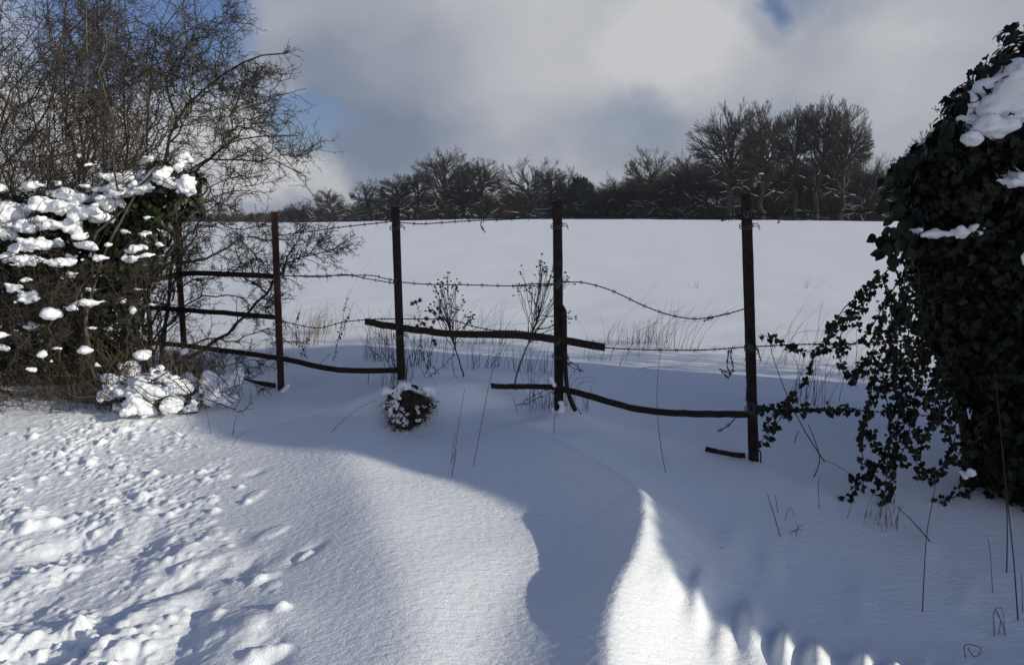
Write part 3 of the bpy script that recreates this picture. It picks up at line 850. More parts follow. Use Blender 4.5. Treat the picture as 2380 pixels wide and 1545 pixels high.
wire_rs = np.random.default_rng(77)
def barbed(pts, dy=.0, barb=.095, r=.0019, name='barbed_wire', bar_on=True, depth=None):
    q = np.array([P(x, y, (fenceY(x) if depth is None else depth) + dy) for x, y in pts])
    L = np.linalg.norm(np.diff(q, axis=0), axis=1).sum()
    n = max(int(L / .006), 12)
    c = smooth_poly(q, n)
    T = unit(np.gradient(c, axis=0))
    B = unit(np.cross(T, [0, 0.01, 1])); U = np.cross(B, T)
    s = np.linspace(0, L, n); ph = s / .042 * 2 * math.pi
    # slight kinks of old wire
    kx = np.cumsum(wire_rs.normal(0, 1, n)); kx = np.convolve(kx - np.linspace(kx[0], kx[-1], n), np.ones(9) / 9, 'same') * .00016
    c = c + U * kx[:, None]
    mb = MB()
    for o_ in (0, math.pi):
        mb.tubes((c + .0021 * (np.cos(ph + o_)[:, None] * B + np.sin(ph + o_)[:, None] * U))[None], np.full((1, n), r), 4)
    if bar_on:
        x = barb * .5
        while x < L - .02:
            i = int(x / L * (n - 1)); c0 = c[i]
            w = wire_rs.uniform(.0, .4)
            th = np.linspace(0, 4 * math.pi, 11)
            coil = c0 + T[i] * np.linspace(-.004, .004, 11)[:, None] + .0045 * (np.cos(th)[:, None] * B[i] + np.sin(th)[:, None] * U[i])
            mb.tubes(coil[None], np.full((1, 11), .0015), 3)
            for g_ in (w + .7, w + 2.2, w + 3.9, w + 5.4):
                dv_ = math.cos(g_) * (B[i] * .35 + T[i] * .8) + math.sin(g_) * U[i]
                mb.tubes(np.stack([c0, c0 + dv_ * .012, c0 + dv_ * .021])[None], np.array([[.0017, .0014, .0005]]), 3)
            x += barb * wire_rs.uniform(.85, 1.15)
    o = mb.build(name, M['wire'], fence)
    return o
for w in ([(640, 548), (700, 541), (735, 536), (820, 525), (900, 516), (918, 513)], [(918, 516), (950, 519), (985, 520), (1060, 515), (1120, 512), (1180, 510), (1245, 506), (1293, 498)],
          [(1120, 513), (1118, 524), (1128, 541)], [(1293, 502), (1360, 500), (1500, 503), (1600, 504), (1680, 505), (1733, 499)], [(1733, 501), (1770, 500), (1800, 504), (1812, 515), (1806, 518)],
          [(1676, 514), (1700, 507), (1733, 500)], [(1733, 499), (1850, 497), (2000, 492), (2120, 486)],
          [(650, 640), (700, 643), (750, 644), (800, 638), (850, 647), (918, 659)], [(652, 641), (720, 641), (780, 640), (860, 640), (890, 646), (918, 652)], [(920, 655), (1000, 661), (1100, 663), (1200, 665), (1293, 662)],
          [(1190, 666), (1240, 659), (1293, 660)], [(1296, 655), (1330, 656), (1360, 658), (1420, 675), (1500, 712), (1560, 733), (1620, 741), (1680, 732), (1738, 715)],
          [(1635, 746), (1665, 735), (1700, 727)], [(648, 744), (700, 757), (745, 762), (800, 748), (870, 742), (924, 741)], [(924, 741), (1000, 741), (1050, 743), (1100, 758), (1150, 768), (1210, 770), (1298, 784)],
          [(1298, 795), (1405, 808), (1520, 813), (1640, 813), (1740, 806)], [(1742, 806), (1860, 800), (1960, 799), (2080, 793), (2200, 785)], [(1750, 947), (1800, 951), (1900, 954), (2000, 954), (2100, 962), (2220, 970)],
          [(1750, 942), (1830, 955), (1900, 950), (1985, 956)]):
    barbed(w)
for w in ([(1700, 808), (1699, 830), (1704, 856), (1692, 876), (1676, 862)], [(1694, 812), (1690, 850), (1697, 868), (1671, 856)], [(1755, 806), (1762, 815), (1768, 838)], [(1738, 800), (1734, 830), (1738, 880), (1735, 920), (1740, 950)],
          [(1668, 1002), (1690, 990), (1708, 972)]):
    barbed(w, dy=-.03, barb=.05)
# loose coils on the wires and round the broken bar
for (px, py, n_) in ((1088, 776, 3), (1240, 783, 2), (945, 763, 3), (1378, 803, 2), (1735, 500, 4), (918, 655, 2), (1298, 660, 3), (1742, 808, 3), (1298, 790, 3), (922, 757, 3), (1748, 950, 2)):
    c = P(px, py, fenceY(px) - .05)
    mb = MB()
    for k in range(n_):
        th = np.linspace(0, 2 * math.pi, 13); rx = wire_rs.uniform(.012, .024)
        rg = c + np.stack([np.cos(th) * rx * .5 + wire_rs.normal(0, .006), np.sin(th) * .026, np.sin(th + .6) * rx + wire_rs.normal(0, .004)], -1)
        mb.tubes(rg[None], np.full((1, 13), .0021), 4)
        e_ = rg[0]; mb.tubes(np.stack([e_, e_ + wire_rs.normal(0, .014, 3), e_ + wire_rs.normal(0, .022, 3)])[None], np.full((1, 3), .0018), 3)
    mb.build('wire_tie', M['tie'], fence)

# ------------------------------------------------------------------ snow lumps
def ico(sub=2):
    t_ = (1 + 5 ** .5) / 2
    v = [(-1, t_, 0), (1, t_, 0), (-1, -t_, 0), (1, -t_, 0), (0, -1, t_), (0, 1, t_), (0, -1, -t_), (0, 1, -t_), (t_, 0, -1), (t_, 0, 1), (-t_, 0, -1), (-t_, 0, 1)]
    v = [np.array(a) / np.linalg.norm(a) for a in v]
    fc = [(0, 11, 5), (0, 5, 1), (0, 1, 7), (0, 7, 10), (0, 10, 11), (1, 5, 9), (5, 11, 4), (11, 10, 2), (10, 7, 6), (7, 1, 8), (3, 9, 4), (3, 4, 2), (3, 2, 6), (3, 6, 8), (3, 8, 9), (4, 9, 5), (2, 4, 11), (6, 2, 10), (8, 6, 7), (9, 8, 1)]
    for _ in range(sub):
        c = {}; nf = []
        def mid(a, b):
            k = (min(a, b), max(a, b))
            if k not in c:
                m = v[a] + v[b]; v.append(m / np.linalg.norm(m)); c[k] = len(v) - 1
            return c[k]
        for a, b, d in fc:
            x, y, z = mid(a, b), mid(b, d), mid(d, a)
            nf += [(a, x, z), (b, y, x), (d, z, y), (x, y, z)]
        fc = nf
    return np.array(v), np.array(fc)
ICOV, ICOF = ico(2)
ICOV1, ICOF1 = ico(1)
tex = bpy.data.textures.new('lump_noise', 'CLOUDS'); tex.noise_scale = 0.06; tex.noise_depth = 3
tex2 = bpy.data.textures.new('fine_lump_noise', 'CLOUDS'); tex2.noise_scale = 0.018; tex2.noise_depth = 2
def snow_lump(spheres, name, parent, voxel=.011, disp=.03, label=None, mat='snow'):
    """spheres: (x, y, z, r, flatten). One closed lumpy body: voxel union, smoothed, displaced"""
    mb = MB()
    for (x, y, z, r, fl) in spheres:
        v = ICOV * r * np.array([1, 1, fl]); mb.add(v + np.array([x, y, z]), None, ICOF)
    o = bpy.data.objects.new(name + '_tmp', mb.mesh(name, M[mat]))
    COL.objects.link(o)
    m = o.modifiers.new('r', 'REMESH'); m.mode = 'VOXEL'; m.voxel_size = voxel; m.use_smooth_shade = True
    m = o.modifiers.new('s', 'SMOOTH'); m.iterations = 7; m.factor = .7
    m = o.modifiers.new('d', 'DISPLACE'); m.texture = tex; m.strength = disp; m.mid_level = .5; m.texture_coords = 'LOCAL'
    m = o.modifiers.new('e', 'DISPLACE'); m.texture = tex2; m.strength = disp * .75; m.mid_level = .5; m.texture_coords = 'LOCAL'
    dg = bpy.context.evaluated_depsgraph_get()
    me = bpy.data.meshes.new_from_object(o.evaluated_get(dg))
    me.name = name
    old = o.data
    bpy.data.objects.remove(o, do_unlink=True); bpy.data.meshes.remove(old)
    if not me.materials: me.materials.append(M[mat])
    ob = bpy.data.objects.new(name, me); COL.objects.link(ob)
    me.polygons.foreach_set('use_smooth', np.ones(len(me.polygons), bool))
    if parent is not None:
        ob.parent = parent; ob.location = -Vector(parent.location)
    if label: ob['label'] = label
    return ob
sr = np.random.default_rng(91)
def clump(px, py, wpx, hpx, Y, parent, n=None, lumpy=.5, name='snow_clump', voxel=.011, fl=.75, depth=None, disp=.030, rmax=.07):
    """a heap of snow covering an ellipse of the photo at distance Y"""
    k = Y / FOC
    w = wpx * k; h = hpx * k
    n = n or int(14 + (w * h) / .0007)
    n = min(n, 120)
    r0 = min(w, h)
    S = []
    dep = depth if depth else max(.04, min(.12, r0))
    c = P(px, py, Y)
    arms = sr.integers(3, 6)
    per = max(n // arms, 3)
    for a_ in range(arms):
        a = a_ * 6.283 / arms + sr.uniform(-.5, .5)
        x = z = 0.0; y = sr.uniform(-dep, dep) * .4
        Lx = w / 2 * sr.uniform(.6, 1.05); Lz = h / 2 * sr.uniform(.6, 1.05)
        for j in range(per):
            q = j / max(per - 1, 1)
            r = r0 * sr.uniform(.24, .44) * (1 - .45 * q)
            r = min(max(r, .009), rmax)
            x = (Lx - r * .5) * q * math.cos(a) + sr.normal(0, r * .45); z = (Lz - r * .5) * q * math.sin(a) + sr.normal(0, r * .30)
            a += sr.normal(0, .22)
            y += sr.uniform(-1, 1) * r * .8
            S.append((c[0] + x, c[1] + y, c[2] + z, r, fl * sr.uniform(.75, 1.0)))
    return snow_lump(S, name, parent, voxel, disp)

# ------------------------------------------------------------------ left shrubs
br_rs = np.random.default_rng(101)
def D3(pts):
    return np.array([P(x, y, Y) for x, y, Y in pts])
def shrub(parent, guides, rad, rs, k1, L1, k2, L2, k3, L3, spur=6, matT='redtwig', bias=(0, 0, .1), jit=.22, m_main='bark', wob=.014, dY=0.0):
    g = np.array([resample(D3([(x, y, Y + dY) for x, y, Y in a]), 18, wob, rs) for a in guides])
    R = np.array([np.linspace(r, max(r * .22, .0022), 18) for r in rad])
    MB().tubes(g, R, 7).build('stems', M[m_main], parent)
    a, ra = spawn(g, R, k1, rs, L1, (25, 65), (.12, 1), 8, jit, bias, .42, .0030, .35, lt=([0, .5, 1], [1.1, 1, .5]))
    b, rb = spawn(a, ra, k2, rs, L2, (30, 75), (.1, 1), 6, jit * 1.15, bias, .5, .0023, .5)
    mb = MB().tubes(a, ra, 4).tubes(b, rb, 3)
    if k3:
        c, rc = spawn(b, rb, k3, rs, L3, (35, 80), (.1, 1), 4, jit * 1.2, bias, .6, .0018, .5)
        mb.tubes(c, rc, 3)
        d, rd = spawn(c, rc, 2, rs, (.010, .030), (45, 85), (.1, 1), 2, .1, (0, 0, 0), .7, .0011, .4)
        mb.tubes(d, rd, 3)
    for src, sr_, kk in ((a, ra, spur * 2), (b, rb, spur)):
        d, rd = spawn(src, sr_, kk, rs, (.010, .036), (50, 88), (.05, 1), 3, .25, (0, 0, 0), .6, .0012, .4)
        mb.tubes(d, rd, 3)
    mb.build('twigs', M[matT], parent)
    return g, R, a, b

def berries(parent, pts, r=.0055, name='berry'):
    for p in pts:
        v = ICOV * r * np.array([1, 1, 1.15]) + p
        st_ = np.stack([p + [0, 0, r], p + [.004, 0, r + .012], p + [.006, .002, r + .022]])
        MB().add(v, None, ICOF).tubes(st_[None], np.full((1, 3), .0009), 3).build(name, M['hip'], parent)

base = G(300, 900)
thorn = thing('hawthorn_bush', 'tall bare hawthorn whose long branches reach right across the sky', 'bush', tuple(base))
hg = [
    [(524, 336, 5.3), (580, 300, 5.25), (630, 270, 5.2), (600, 240, 5.2)],
    [(543, 371, 5.3), (580, 350, 5.25), (640, 350, 5.2), (690, 365, 5.15)],
    [(489, 195, 5.25), (530, 210, 5.2), (580, 200, 5.2), (600, 150, 5.2)],
    [(340, 860, 5.5), (352, 620, 5.45), (384, 384, 5.4), (412, 297, 5.35), (448, 237, 5.3), (489, 195, 5.25), (524, 166, 5.2), (585, 144, 5.15), (668, 124, 5.1)],
    [(380, 860, 5.6), (410, 560, 5.5), (441, 416, 5.45), (480, 374, 5.4), (524, 336, 5.3), (600, 322, 5.2), (692, 316, 5.1)],
    [(370, 860, 5.6), (420, 520, 5.5), (464, 387, 5.4), (543, 371, 5.3), (600, 373, 5.2), (649, 380, 5.1), (680, 392, 5.1), (712, 411, 5.0)],
    [(480, 376, 5.4), (524, 332, 5.3), (537, 281, 5.25), (569, 230, 5.2), (602, 190, 5.15)],
    [(384, 384, 5.4), (419, 272, 5.45), (419, 230, 5.5), (384, 185, 5.5), (330, 150, 5.5)],
    [(412, 297, 5.35), (390, 210, 5.5), (420, 120, 5.5), (455, 50, 5.5), (440, -40, 5.5)],
    [(448, 237, 5.3), (440, 170, 5.4), (405, 100, 5.3), (470, 60, 5.3), (530, 32, 5.3)],
    [(448, 237, 5.3), (500, 210, 5.2), (520, 240, 5.1), (500, 290, 5.0)],
    [(340, 780, 5.3), (330, 560, 5.3), (350, 330, 5.35), (350, 160, 5.4), (385, 60, 5.4), (450, -30, 5.4)],
    [(400, 700, 5.5), (450, 470, 5.5), (500, 430, 5.4), (560, 410, 5.3), (600, 400, 5.3)],
    [(410, 650, 5.5), (470, 500, 5.4), (530, 450, 5.3), (575, 430, 5.2)],
    [(524, 336, 5.3), (560, 290, 5.3), (600, 250, 5.3), (560, 200, 5.3)],
    [(489, 195, 5.25), (470, 130, 5.3), (500, 80, 5.3), (525, 30, 5.3)],
    [(300, 800, 5.4), (260, 500, 5.5), (243, 300, 5.5), (233, 192, 5.5), (243, 105, 5.5), (217, 0, 5.5), (200, -70, 5.5)],
    [(320, 800, 5.6), (300, 480, 5.6), (290, 260, 5.6), (294, 140, 5.6), (304, 80, 5.6), (288, -10, 5.6), (280, -80, 5.6)],
]
hr = [.006, .006, .006, .020, .015, .014, .008, .009, .010, .009, .006, .014, .008, .008, .006, .006, .013, .012]
g_, R_, a_, b_ = shrub(thorn, hg, hr, br_rs, 15, (.14, .46), 6, (.05, .18), 1, (.03, .09), spur=6, matT='twig', bias=(.07, -.02, .02), jit=.17, dY=.45)
berries(thorn, [P(*c) for c in ((651, 173, 5.1), (655, 176, 5.08), (641, 154, 5.1), (409, 75, 5.2), (405, 78, 5.2), (414, 74, 5.2), (455, 35, 5.2), (520, 108, 5.2), (508, 120, 5.2), (110, 48, 5.2), (250, 48, 5.2))])

# tangle of dog rose and thorn further left
rose = thing('dog_rose_bush', 'dense red twigged bush filling the top left corner', 'bush', tuple(G(120, 930)))
rg = []; rr_ = []
for k in range(36):
    x0 = br_rs.uniform(-170, 290); x1 = x0 + br_rs.normal(10, 110); x2 = x1 + br_rs.normal(15, 120)
    yt = br_rs.uniform(-140, 170)
    Y = br_rs.uniform(5.6, 7.0) if k % 9 else br_rs.uniform(4.8, 5.0)
    x2 = min(x2 + br_rs.normal(0, 90), 440 + .25 * yt); rg.append([(x0, 880, Y), (x0 + br_rs.normal(0, 30), 650, Y + br_rs.normal(0, .1)), ((x0 + x1) / 2 + br_rs.normal(0, 45), 430, Y), (x1 + br_rs.normal(0, 30), 250, Y - .1), ((x1 + x2) / 2 + br_rs.normal(0, 30), (200 + yt) / 2, Y - .15), (x2, yt, Y - .1)])
    rr_.append(br_rs.uniform(.007, .014))
# long arching red canes
for k in range(12):
    x0 = br_rs.uniform(-60, 300); Y = br_rs.uniform(5.0, 6.2); xe = x0 + br_rs.uniform(60, 260); ye = br_rs.uniform(60, 330)
    rg.append([(x0, 820, Y), (x0 + 10, 500, Y), (x0 + 40, 260, Y), ((x0 + xe) / 2 + 20, ye - 70, Y), (xe, ye, Y - .1)])
    rr_.append(br_rs.uniform(.004, .006))
shrub(rose, rg, rr_, br_rs, 14, (.25, .9), 6, (.10, .34), 3, (.03, .10), spur=4, matT='redtwig', bias=(.04, 0, .02), jit=.17, wob=.03)

low = thing('blackthorn_bush', 'low spiny bush growing through the bars between the two left posts', 'bush', tuple(G(430, 900)))
lg = [
    [(330, 905, 5.5), (400, 860, 5.6), (490, 800, 5.65), (560, 740, 5.7), (620, 680, 5.7), (650, 630, 5.7), (700, 545, 5.65), (712, 524, 5.6)],
    [(620, 680, 5.7), (570, 640, 5.75), (552, 590, 5.8), (560, 550, 5.8)],
    [(640, 640, 5.7), (680, 610, 5.6), (740, 585, 5.6), (790, 572, 5.55)],
    [(650, 620, 5.7), (700, 600, 5.6), (750, 560, 5.6), (768, 550, 5.55)],
    [(300, 640, 5.6), (360, 620, 5.65), (430, 605, 5.7), (500, 590, 5.7), (560, 555, 5.7), (640, 560, 5.7), (700, 530, 5.6)],
    [(560, 555, 5.7), (600, 600, 5.7), (640, 660, 5.65)],
    [(330, 700, 5.5), (420, 560, 5.6), (500, 520, 5.7), (580, 530, 5.7), (640, 520, 5.7)],
    [(340, 760, 5.5), (430, 660, 5.6), (500, 640, 5.7), (560, 610, 5.7)],
    [(350, 800, 5.5), (450, 700, 5.6), (520, 690, 5.7), (600, 720, 5.7), (640, 700, 5.6)],
    [(360, 860, 5.5), (450, 800, 5.55), (540, 790, 5.6), (620, 770, 5.6), (680, 800, 5.6)],
    [(360, 900, 5.5), (440, 880, 5.4), (520, 850, 5.4), (600, 840, 5.4)],
    [(330, 540, 5.5), (420, 480, 5.6), (500, 470, 5.6), (560, 500, 5.6), (600, 520, 5.6)],
    [(350, 850, 5.5), (380, 700, 5.4), (420, 600, 5.4), (470, 560, 5.4)],
]
lr = [.018, .008, .006, .006, .014, .007, .010, .009, .009, .008, .007, .009, .009]
shrub(low, lg, lr, br_rs, 18, (.10, .32), 4, (.04, .14), 2, (.02, .06), spur=6, matT='twig', bias=(.03, 0, .0), jit=.24, dY=.35)

brm = thing('bramble_thicket', 'brown tangled thicket at the foot of the left bushes, low stems arching over the snow', 'thicket', tuple(G(150, 900)))
bg_ = []; brr = []
for k in range(24):
    x0 = br_rs.uniform(-140, 330); Y = br_rs.uniform(4.72, 5.3); y0 = br_rs.uniform(860, 915)
    dx = min(br_rs.normal(30, 120), 340 - x0); hh = br_rs.uniform(80, 330)
    bg_.append([(x0, y0, Y), (x0 + dx * .3, y0 - hh * .7, Y), (x0 + dx * .7, y0 - hh, Y - .1), (x0 + dx * 1.2, y0 - hh * br_rs.uniform(.5, .9), Y - .1)])
    brr.append(br_rs.uniform(.003, .008))
bg_ += [[(0, 905, 4.9), (40, 925, 4.8), (90, 918, 4.8), (180, 935, 4.75), (240, 942, 4.75)], [(150, 700, 5.1), (220, 800, 5.0), (300, 900, 4.9), (360, 950, 4.9)], [(210, 880, 4.9), (270, 905, 4.85), (330, 930, 4.8)],
        [(-40, 800, 5.0), (80, 830, 4.9), (200, 840, 4.9), (300, 870, 4.8)], [(-40, 880, 4.9), (60, 850, 4.9), (170, 860, 4.9), (260, 905, 4.8)], [(430, 900, 5.1), (500, 900, 5.0), (560, 880, 5.0), (580, 860, 5.0)]]
brr += [.008, .006, .007, .006, .005, .006]
shrub(brm, bg_, brr, br_rs, 8, (.10, .36), 5, (.05, .16), 2, (.02, .07), spur=3, matT='twig', bias=(.02, -.03, .0), jit=.25, m_main='twig')

# ------------------------------------------------------------------ ivy leaves
LEAF = np.array([(0, 0), (.22, -.16), (.50, .02), (.36, .30), (.40, .52), (.16, .60), (0, 1.0), (-.16, .60), (-.40, .52), (-.36, .30), (-.50, .02), (-.22, -.16)])
OVAL = np.array([(0, 0), (.20, .12), (.33, .38), (.28, .62), (.12, .86), (0, 1.0), (-.12, .86), (-.28, .62), (-.33, .38), (-.20, .12)])
def leaves(mb, pos, normal, size, rs, shape=LEAF, fold=.18, droop=.7):
    """one small folded blade per point; normal = outward side, tip hangs down"""
    N = len(pos)
    nrm_ = unit(normal + rs.normal(0, .38, (N, 3)))
    down = np.array([0, 0, -1.0]) * droop + rs.normal(0, .45, (N, 3))
    t_ = unit(down - (down * nrm_).sum(1, keepdims=True) * nrm_)
    s_ = np.cross(t_, nrm_)
    m = len(shape)
    c = np.array([0, .35])
    ctr = pos + size[:, None] * (t_ * .35 - nrm_ * fold * .35)
    V = [ctr]
    for (a, b) in shape:
        V.append(pos + size[:, None] * (s_ * a + t_ * b + nrm_ * (fold * (abs(a) - .25) - .12 * (b - .4) ** 2)))
    V = np.stack(V, 1).reshape(-1, 3)
    tri = np.array([(0, 1 + j, 1 + (j + 1) % m) for j in range(m)])
    F = (np.arange(N)[:, None, None] * (m + 1) + tri[None]).reshape(-1, 3)
    mb.add(V, None, F)
def blob_leaves(mb, blobs, dens, rs, size=(.03, .055), shape=LEAF, inner=.55, stems=None):
    """leaves through the outer part of each ellipsoid (x, y, z, rx, ry, rz)"""
    for (x, y, z, rx, ry, rz) in blobs:
        area = 4 * math.pi * ((rx * ry) ** 1.6 / 3 + (rx * rz) ** 1.6 / 3 + (ry * rz) ** 1.6 / 3) ** (1 / 1.6)
        n = int(area * dens)
        d = unit(rs.normal(size=(n, 3)))
        q = inner + (1 - inner) * rs.random(n) ** .6
        q = q * (1 + .16 * np.sin(d[:, 0] * 7 + x * 9) * np.cos(d[:, 2] * 6 + z * 5))
        p = np.array([x, y, z]) + d * q[:, None] * np.array([rx, ry, rz])
        leaves(mb, p, unit(d / np.array([rx, ry, rz])), rs.uniform(size[0], size[1], n), rs, shape)
        if stems is not None:
            k = n // 12
            e = p[:k]; b = np.array([x, y, z]) + (e - np.array([x, y, z])) * .2 + rs.normal(0, .03, (k, 3))
            mid = (e + b) / 2 + rs.normal(0, .03, (k, 3))
            stems.tubes(np.stack([b, mid, e], 1), np.array([[.005, .003, .0015]] * k), 3)

ivr = np.random.default_rng(202)
ivl = thing('ivy_clump', 'dark green ivy heap under thick snow inside the left bushes', 'ivy', tuple(G(250, 900)))
lb = MB(); sb_ = MB()
bl = []
LSH = -.38
def bb(px, py, Y, rx, rz, ry=.22):
    c = P(px, py, Y + LSH); bl.append((c[0], c[1], c[2], rx, ry, rz))
for a in ((370, 470, 5.55, .22, .16), (402, 435, 5.5, .10, .09), (300, 500, 5.6, .22, .20), (345, 545, 5.65, .14, .15), (200, 520, 5.6, .26, .2), (100, 500, 5.6, .28, .16), (20, 520, 5.6, .28, .2),
          (300, 610, 5.7, .22, .25), (200, 640, 5.7, .35, .28), (60, 640, 5.7, .35, .25), (230, 740, 5.75, .32, .25), (100, 760, 5.75, .4, .3), (-60, 650, 5.7, .3, .5), (270, 830, 5.8, .25, .2), (160, 850, 5.8, .35, .2), (0, 850, 5.8, .35, .2), (380, 400, 5.5, .08, .08), (430, 420, 5.5, .07, .07), (375, 510, 5.5, .06, .06)):
    bb(*a)
for k in range(16):
    bb(ivr.uniform(440, 468), ivr.uniform(400, 500), 5.6 + ivr.uniform(-.1, .25), ivr.uniform(.02, .05), ivr.uniform(.02, .05), .04)
blob_leaves(lb, bl, 900, ivr, (.026, .05), LEAF, .6, sb_)
lb.build('leaves', M['ivylit'], ivl, smooth=False); sb_.build('stems', M['ivystem'], ivl)
for a in ((420, 370, 40, 60, 5.35), (300, 415, 130, 46, 5.35), (370, 405, 110, 44, 5.3), (345, 372, 40, 34, 5.35), (245, 440, 60, 40, 5.35), (430, 430, 46, 60, 5.3), (210, 382, 40, 20, 5.1), (184, 360, 18, 16, 5.1),
          (160, 455, 140, 60, 5.35), (90, 470, 100, 50, 5.3), (30, 500, 100, 90, 5.3), (100, 520, 150, 50, 5.3), (200, 490, 120, 60, 5.3), (250, 470, 90, 50, 5.35), (20, 545, 80, 50, 5.3), (6, 436, 22, 26, 5.2), (130, 478, 120, 44, 5.3), (60, 530, 100, 44, 5.3), (230, 505, 80, 40, 5.3), (40, 575, 90, 36, 5.2), (330, 436, 80, 36, 5.3), (275, 450, 70, 36, 5.3), (180, 548, 60, 34, 5.2), (390, 420, 60, 36, 5.3), (60, 575, 80, 34, 5.2), (330, 440, 90, 40, 5.3), (280, 445, 70, 40, 5.3), (400, 430, 60, 36, 5.3), (75, 430, 54, 34, 5.2),
          (100, 565, 110, 50, 5.25), (165, 525, 60, 60, 5.3), (208, 572, 78, 34, 5.2), (320, 578, 60, 34, 5.25), (55, 605, 120, 40, 5.2), (145, 608, 110, 44, 5.2), (232, 598, 60, 26, 5.2), (300, 600, 50, 34, 5.25),
          (250, 568, 30, 18, 5.2), (290, 540, 40, 18, 5.3), (370, 570, 30, 16, 5.3), (22, 668, 70, 30, 5.1), (60, 690, 70, 36, 5.1), (24, 595, 60, 30, 5.2)):
    clump(a[0], a[1], a[2] * sr.uniform(.8, 1.1), a[3] * sr.uniform(.65, .95), a[4] - .36, ivl, rmax=.036, voxel=.0085)
for a in ((125, 731, 44, 40, 5.0), (200, 705, 90, 26, 5.05), (165, 715, 50, 22, 5.0), (95, 822, 22, 28, 4.9), (196, 814, 34, 28, 4.95), (10, 780, 40, 20, 4.95), (74, 858, 26, 20, 4.9), (225, 850, 34, 16, 5.0), (118, 840, 14, 10, 5.0), (335, 825, 34, 34, 5.1), (428, 818, 26, 18, 5.3), (570, 548, 14, 14, 5.5), (500, 600, 26, 16, 5.6), (355, 690, 26, 14, 5.3), (240, 700, 20, 10, 5.1)):
    clump(a[0], a[1], a[2], a[3], a[4] - .3, brm, disp=.016, rmax=.035)

for k in range(34):
    x = ivr.uniform(-5, 370); y = ivr.uniform(560, 860) if k % 3 else ivr.uniform(420, 600)
    clump(x, y, ivr.uniform(14, 52), ivr.uniform(9, 22), ivr.uniform(4.72, 5.0), ivl if y < 640 else brm, disp=.016, rmax=.022, voxel=.008)
# snow heaped over the tussock between bush and fence
hp_ = thing('snowy_tussock', 'grass and twigs weighed down by lumpy snow at the foot of the leftmost post', 'tussock', tuple(G(360, 960)))
for a in ((265, 880, 70, 36, 4.85), (300, 905, 90, 50, 4.8), (350, 905, 100, 70, 4.75), (330, 940, 60, 56, 4.7), (415, 900, 80, 50, 4.8), (405, 940, 70, 40, 4.72), (345, 955, 40, 40, 4.68), (440, 945, 60, 26, 4.75), (255, 905, 60, 26, 4.75), (300, 860, 60, 40, 4.95), (370, 880, 60, 40, 4.85),
          (500, 915, 70, 60, 4.82), (515, 890, 50, 40, 4.85), (484, 878, 34, 40, 4.85), (550, 878, 36, 40, 4.9), (555, 862, 20, 20, 4.9), (530, 930, 40, 30, 4.75), (240, 925, 50, 24, 4.7), (440, 880, 40, 36, 4.95), (300, 880, 50, 30, 4.9)):
    clump(*a, hp_, voxel=.008, rmax=.045)
for k in range(26):
    x = ivr.uniform(240, 560); y = 905 + 30 * math.sin(x * .03) + ivr.uniform(-30, 30)
    clump(x, y, ivr.uniform(18, 46), ivr.uniform(14, 30), 4.72 + (.1 if x > 460 else 0) + ivr.uniform(-.03, .12), hp_, voxel=.007, rmax=.024, disp=.024)
tw = MB()
p0 = np.array([P(x, y, Y) for x, y, Y in zip(ivr.uniform(235, 560, 46), ivr.uniform(890, 960, 46), ivr.uniform(4.62, 4.8, 46))])
dd_ = unit(np.stack([ivr.normal(-.2, .8, 46), ivr.normal(-.1, .3, 46), ivr.uniform(.1, .9, 46)], -1)) * ivr.uniform(.10, .34, (46, 1))
q3 = np.stack([p0, p0 + dd_ * .35 + ivr.normal(0, .01, (46, 3)), p0 + dd_ * .7 + ivr.normal(0, .015, (46, 3)), p0 + dd_], 1)
tw.tubes(q3, np.array([[.0035, .003, .0024, .0014]] * 46), 4)
c9, r9 = spawn(q3, np.full((46, 4), .003), 5, ivr, (.02, .10), (35, 75), (.1, 1), 4, .2, (0, 0, .05), .6, .0015, .5)
tw.tubes(c9, r9, 3); tw.build('bare_twigs', M['twig'], hp_)
tb = MB(); tg_ = ivr
p0 = np.array([G(x, y) for x, y in zip(tg_.uniform(250, 520, 420), tg_.uniform(890, 950, 420))])
hh = tg_.uniform(.08, .42, 420); dv = tg_.normal(0, .25, (420, 2))
tb.tubes(np.stack([p0 - [0, 0, .02], p0 + np.stack([dv[:, 0] * hh * .3, dv[:, 1] * hh * .3, hh * .6], -1), p0 + np.stack([dv[:, 0] * hh, dv[:, 1] * hh, hh], -1)], 1), np.array([[.0018, .0014, .0006]] * 420), 3)
tb.build('dry_blades', M['straw'], hp_)

# ------------------------------------------------------------------ ivy bush on the right
LSH = 0.0
ivy = thing('ivy_bush', 'big dark ivy covered bush with snow on its shoulders at the right edge', 'bush', tuple(G(2250, 1200)))
bl = []
for a in ((2300, 260, 3.55, .18, .16, .2), (2250, 330, 3.55, .17, .15, .2), (2340, 330, 3.6, .25, .25, .3), (2190, 380, 3.6, .15, .14, .2), (2140, 410, 3.6, .09, .09, .12), (2240, 440, 3.65, .25, .22, .3), (2350, 480, 3.7, .3, .35, .35), (2165, 470, 3.65, .10, .11, .15),
          (2230, 560, 3.7, .24, .22, .3), (2330, 640, 3.7, .32, .35, .35), (2200, 630, 3.7, .17, .18, .25), (2245, 750, 3.7, .20, .25, .3), (2350, 820, 3.7, .30, .33, .35), (2275, 860, 3.7, .14, .20, .2), (2365, 970, 3.65, .20, .26, .3), (2365, 1070, 3.6, .15, .18, .25),
          (2420, 250, 3.6, .3, .35, .3), (2480, 500, 3.7, .4, .5, .4), (2480, 800, 3.7, .4, .5, .4), (2480, 1060, 3.6, .4, .35, .35), (2165, 570, 3.65, .09, .10, .12), (2175, 690, 3.65, .06, .14, .12), (2310, 1000, 3.6, .07, .16, .1), (2100, 400, 3.55, .06, .05, .08), (2390, 150, 3.6, .12, .1, .15)):
    bb(*a[:4], a[4], a[5])
lb = MB(); sb_ = MB()
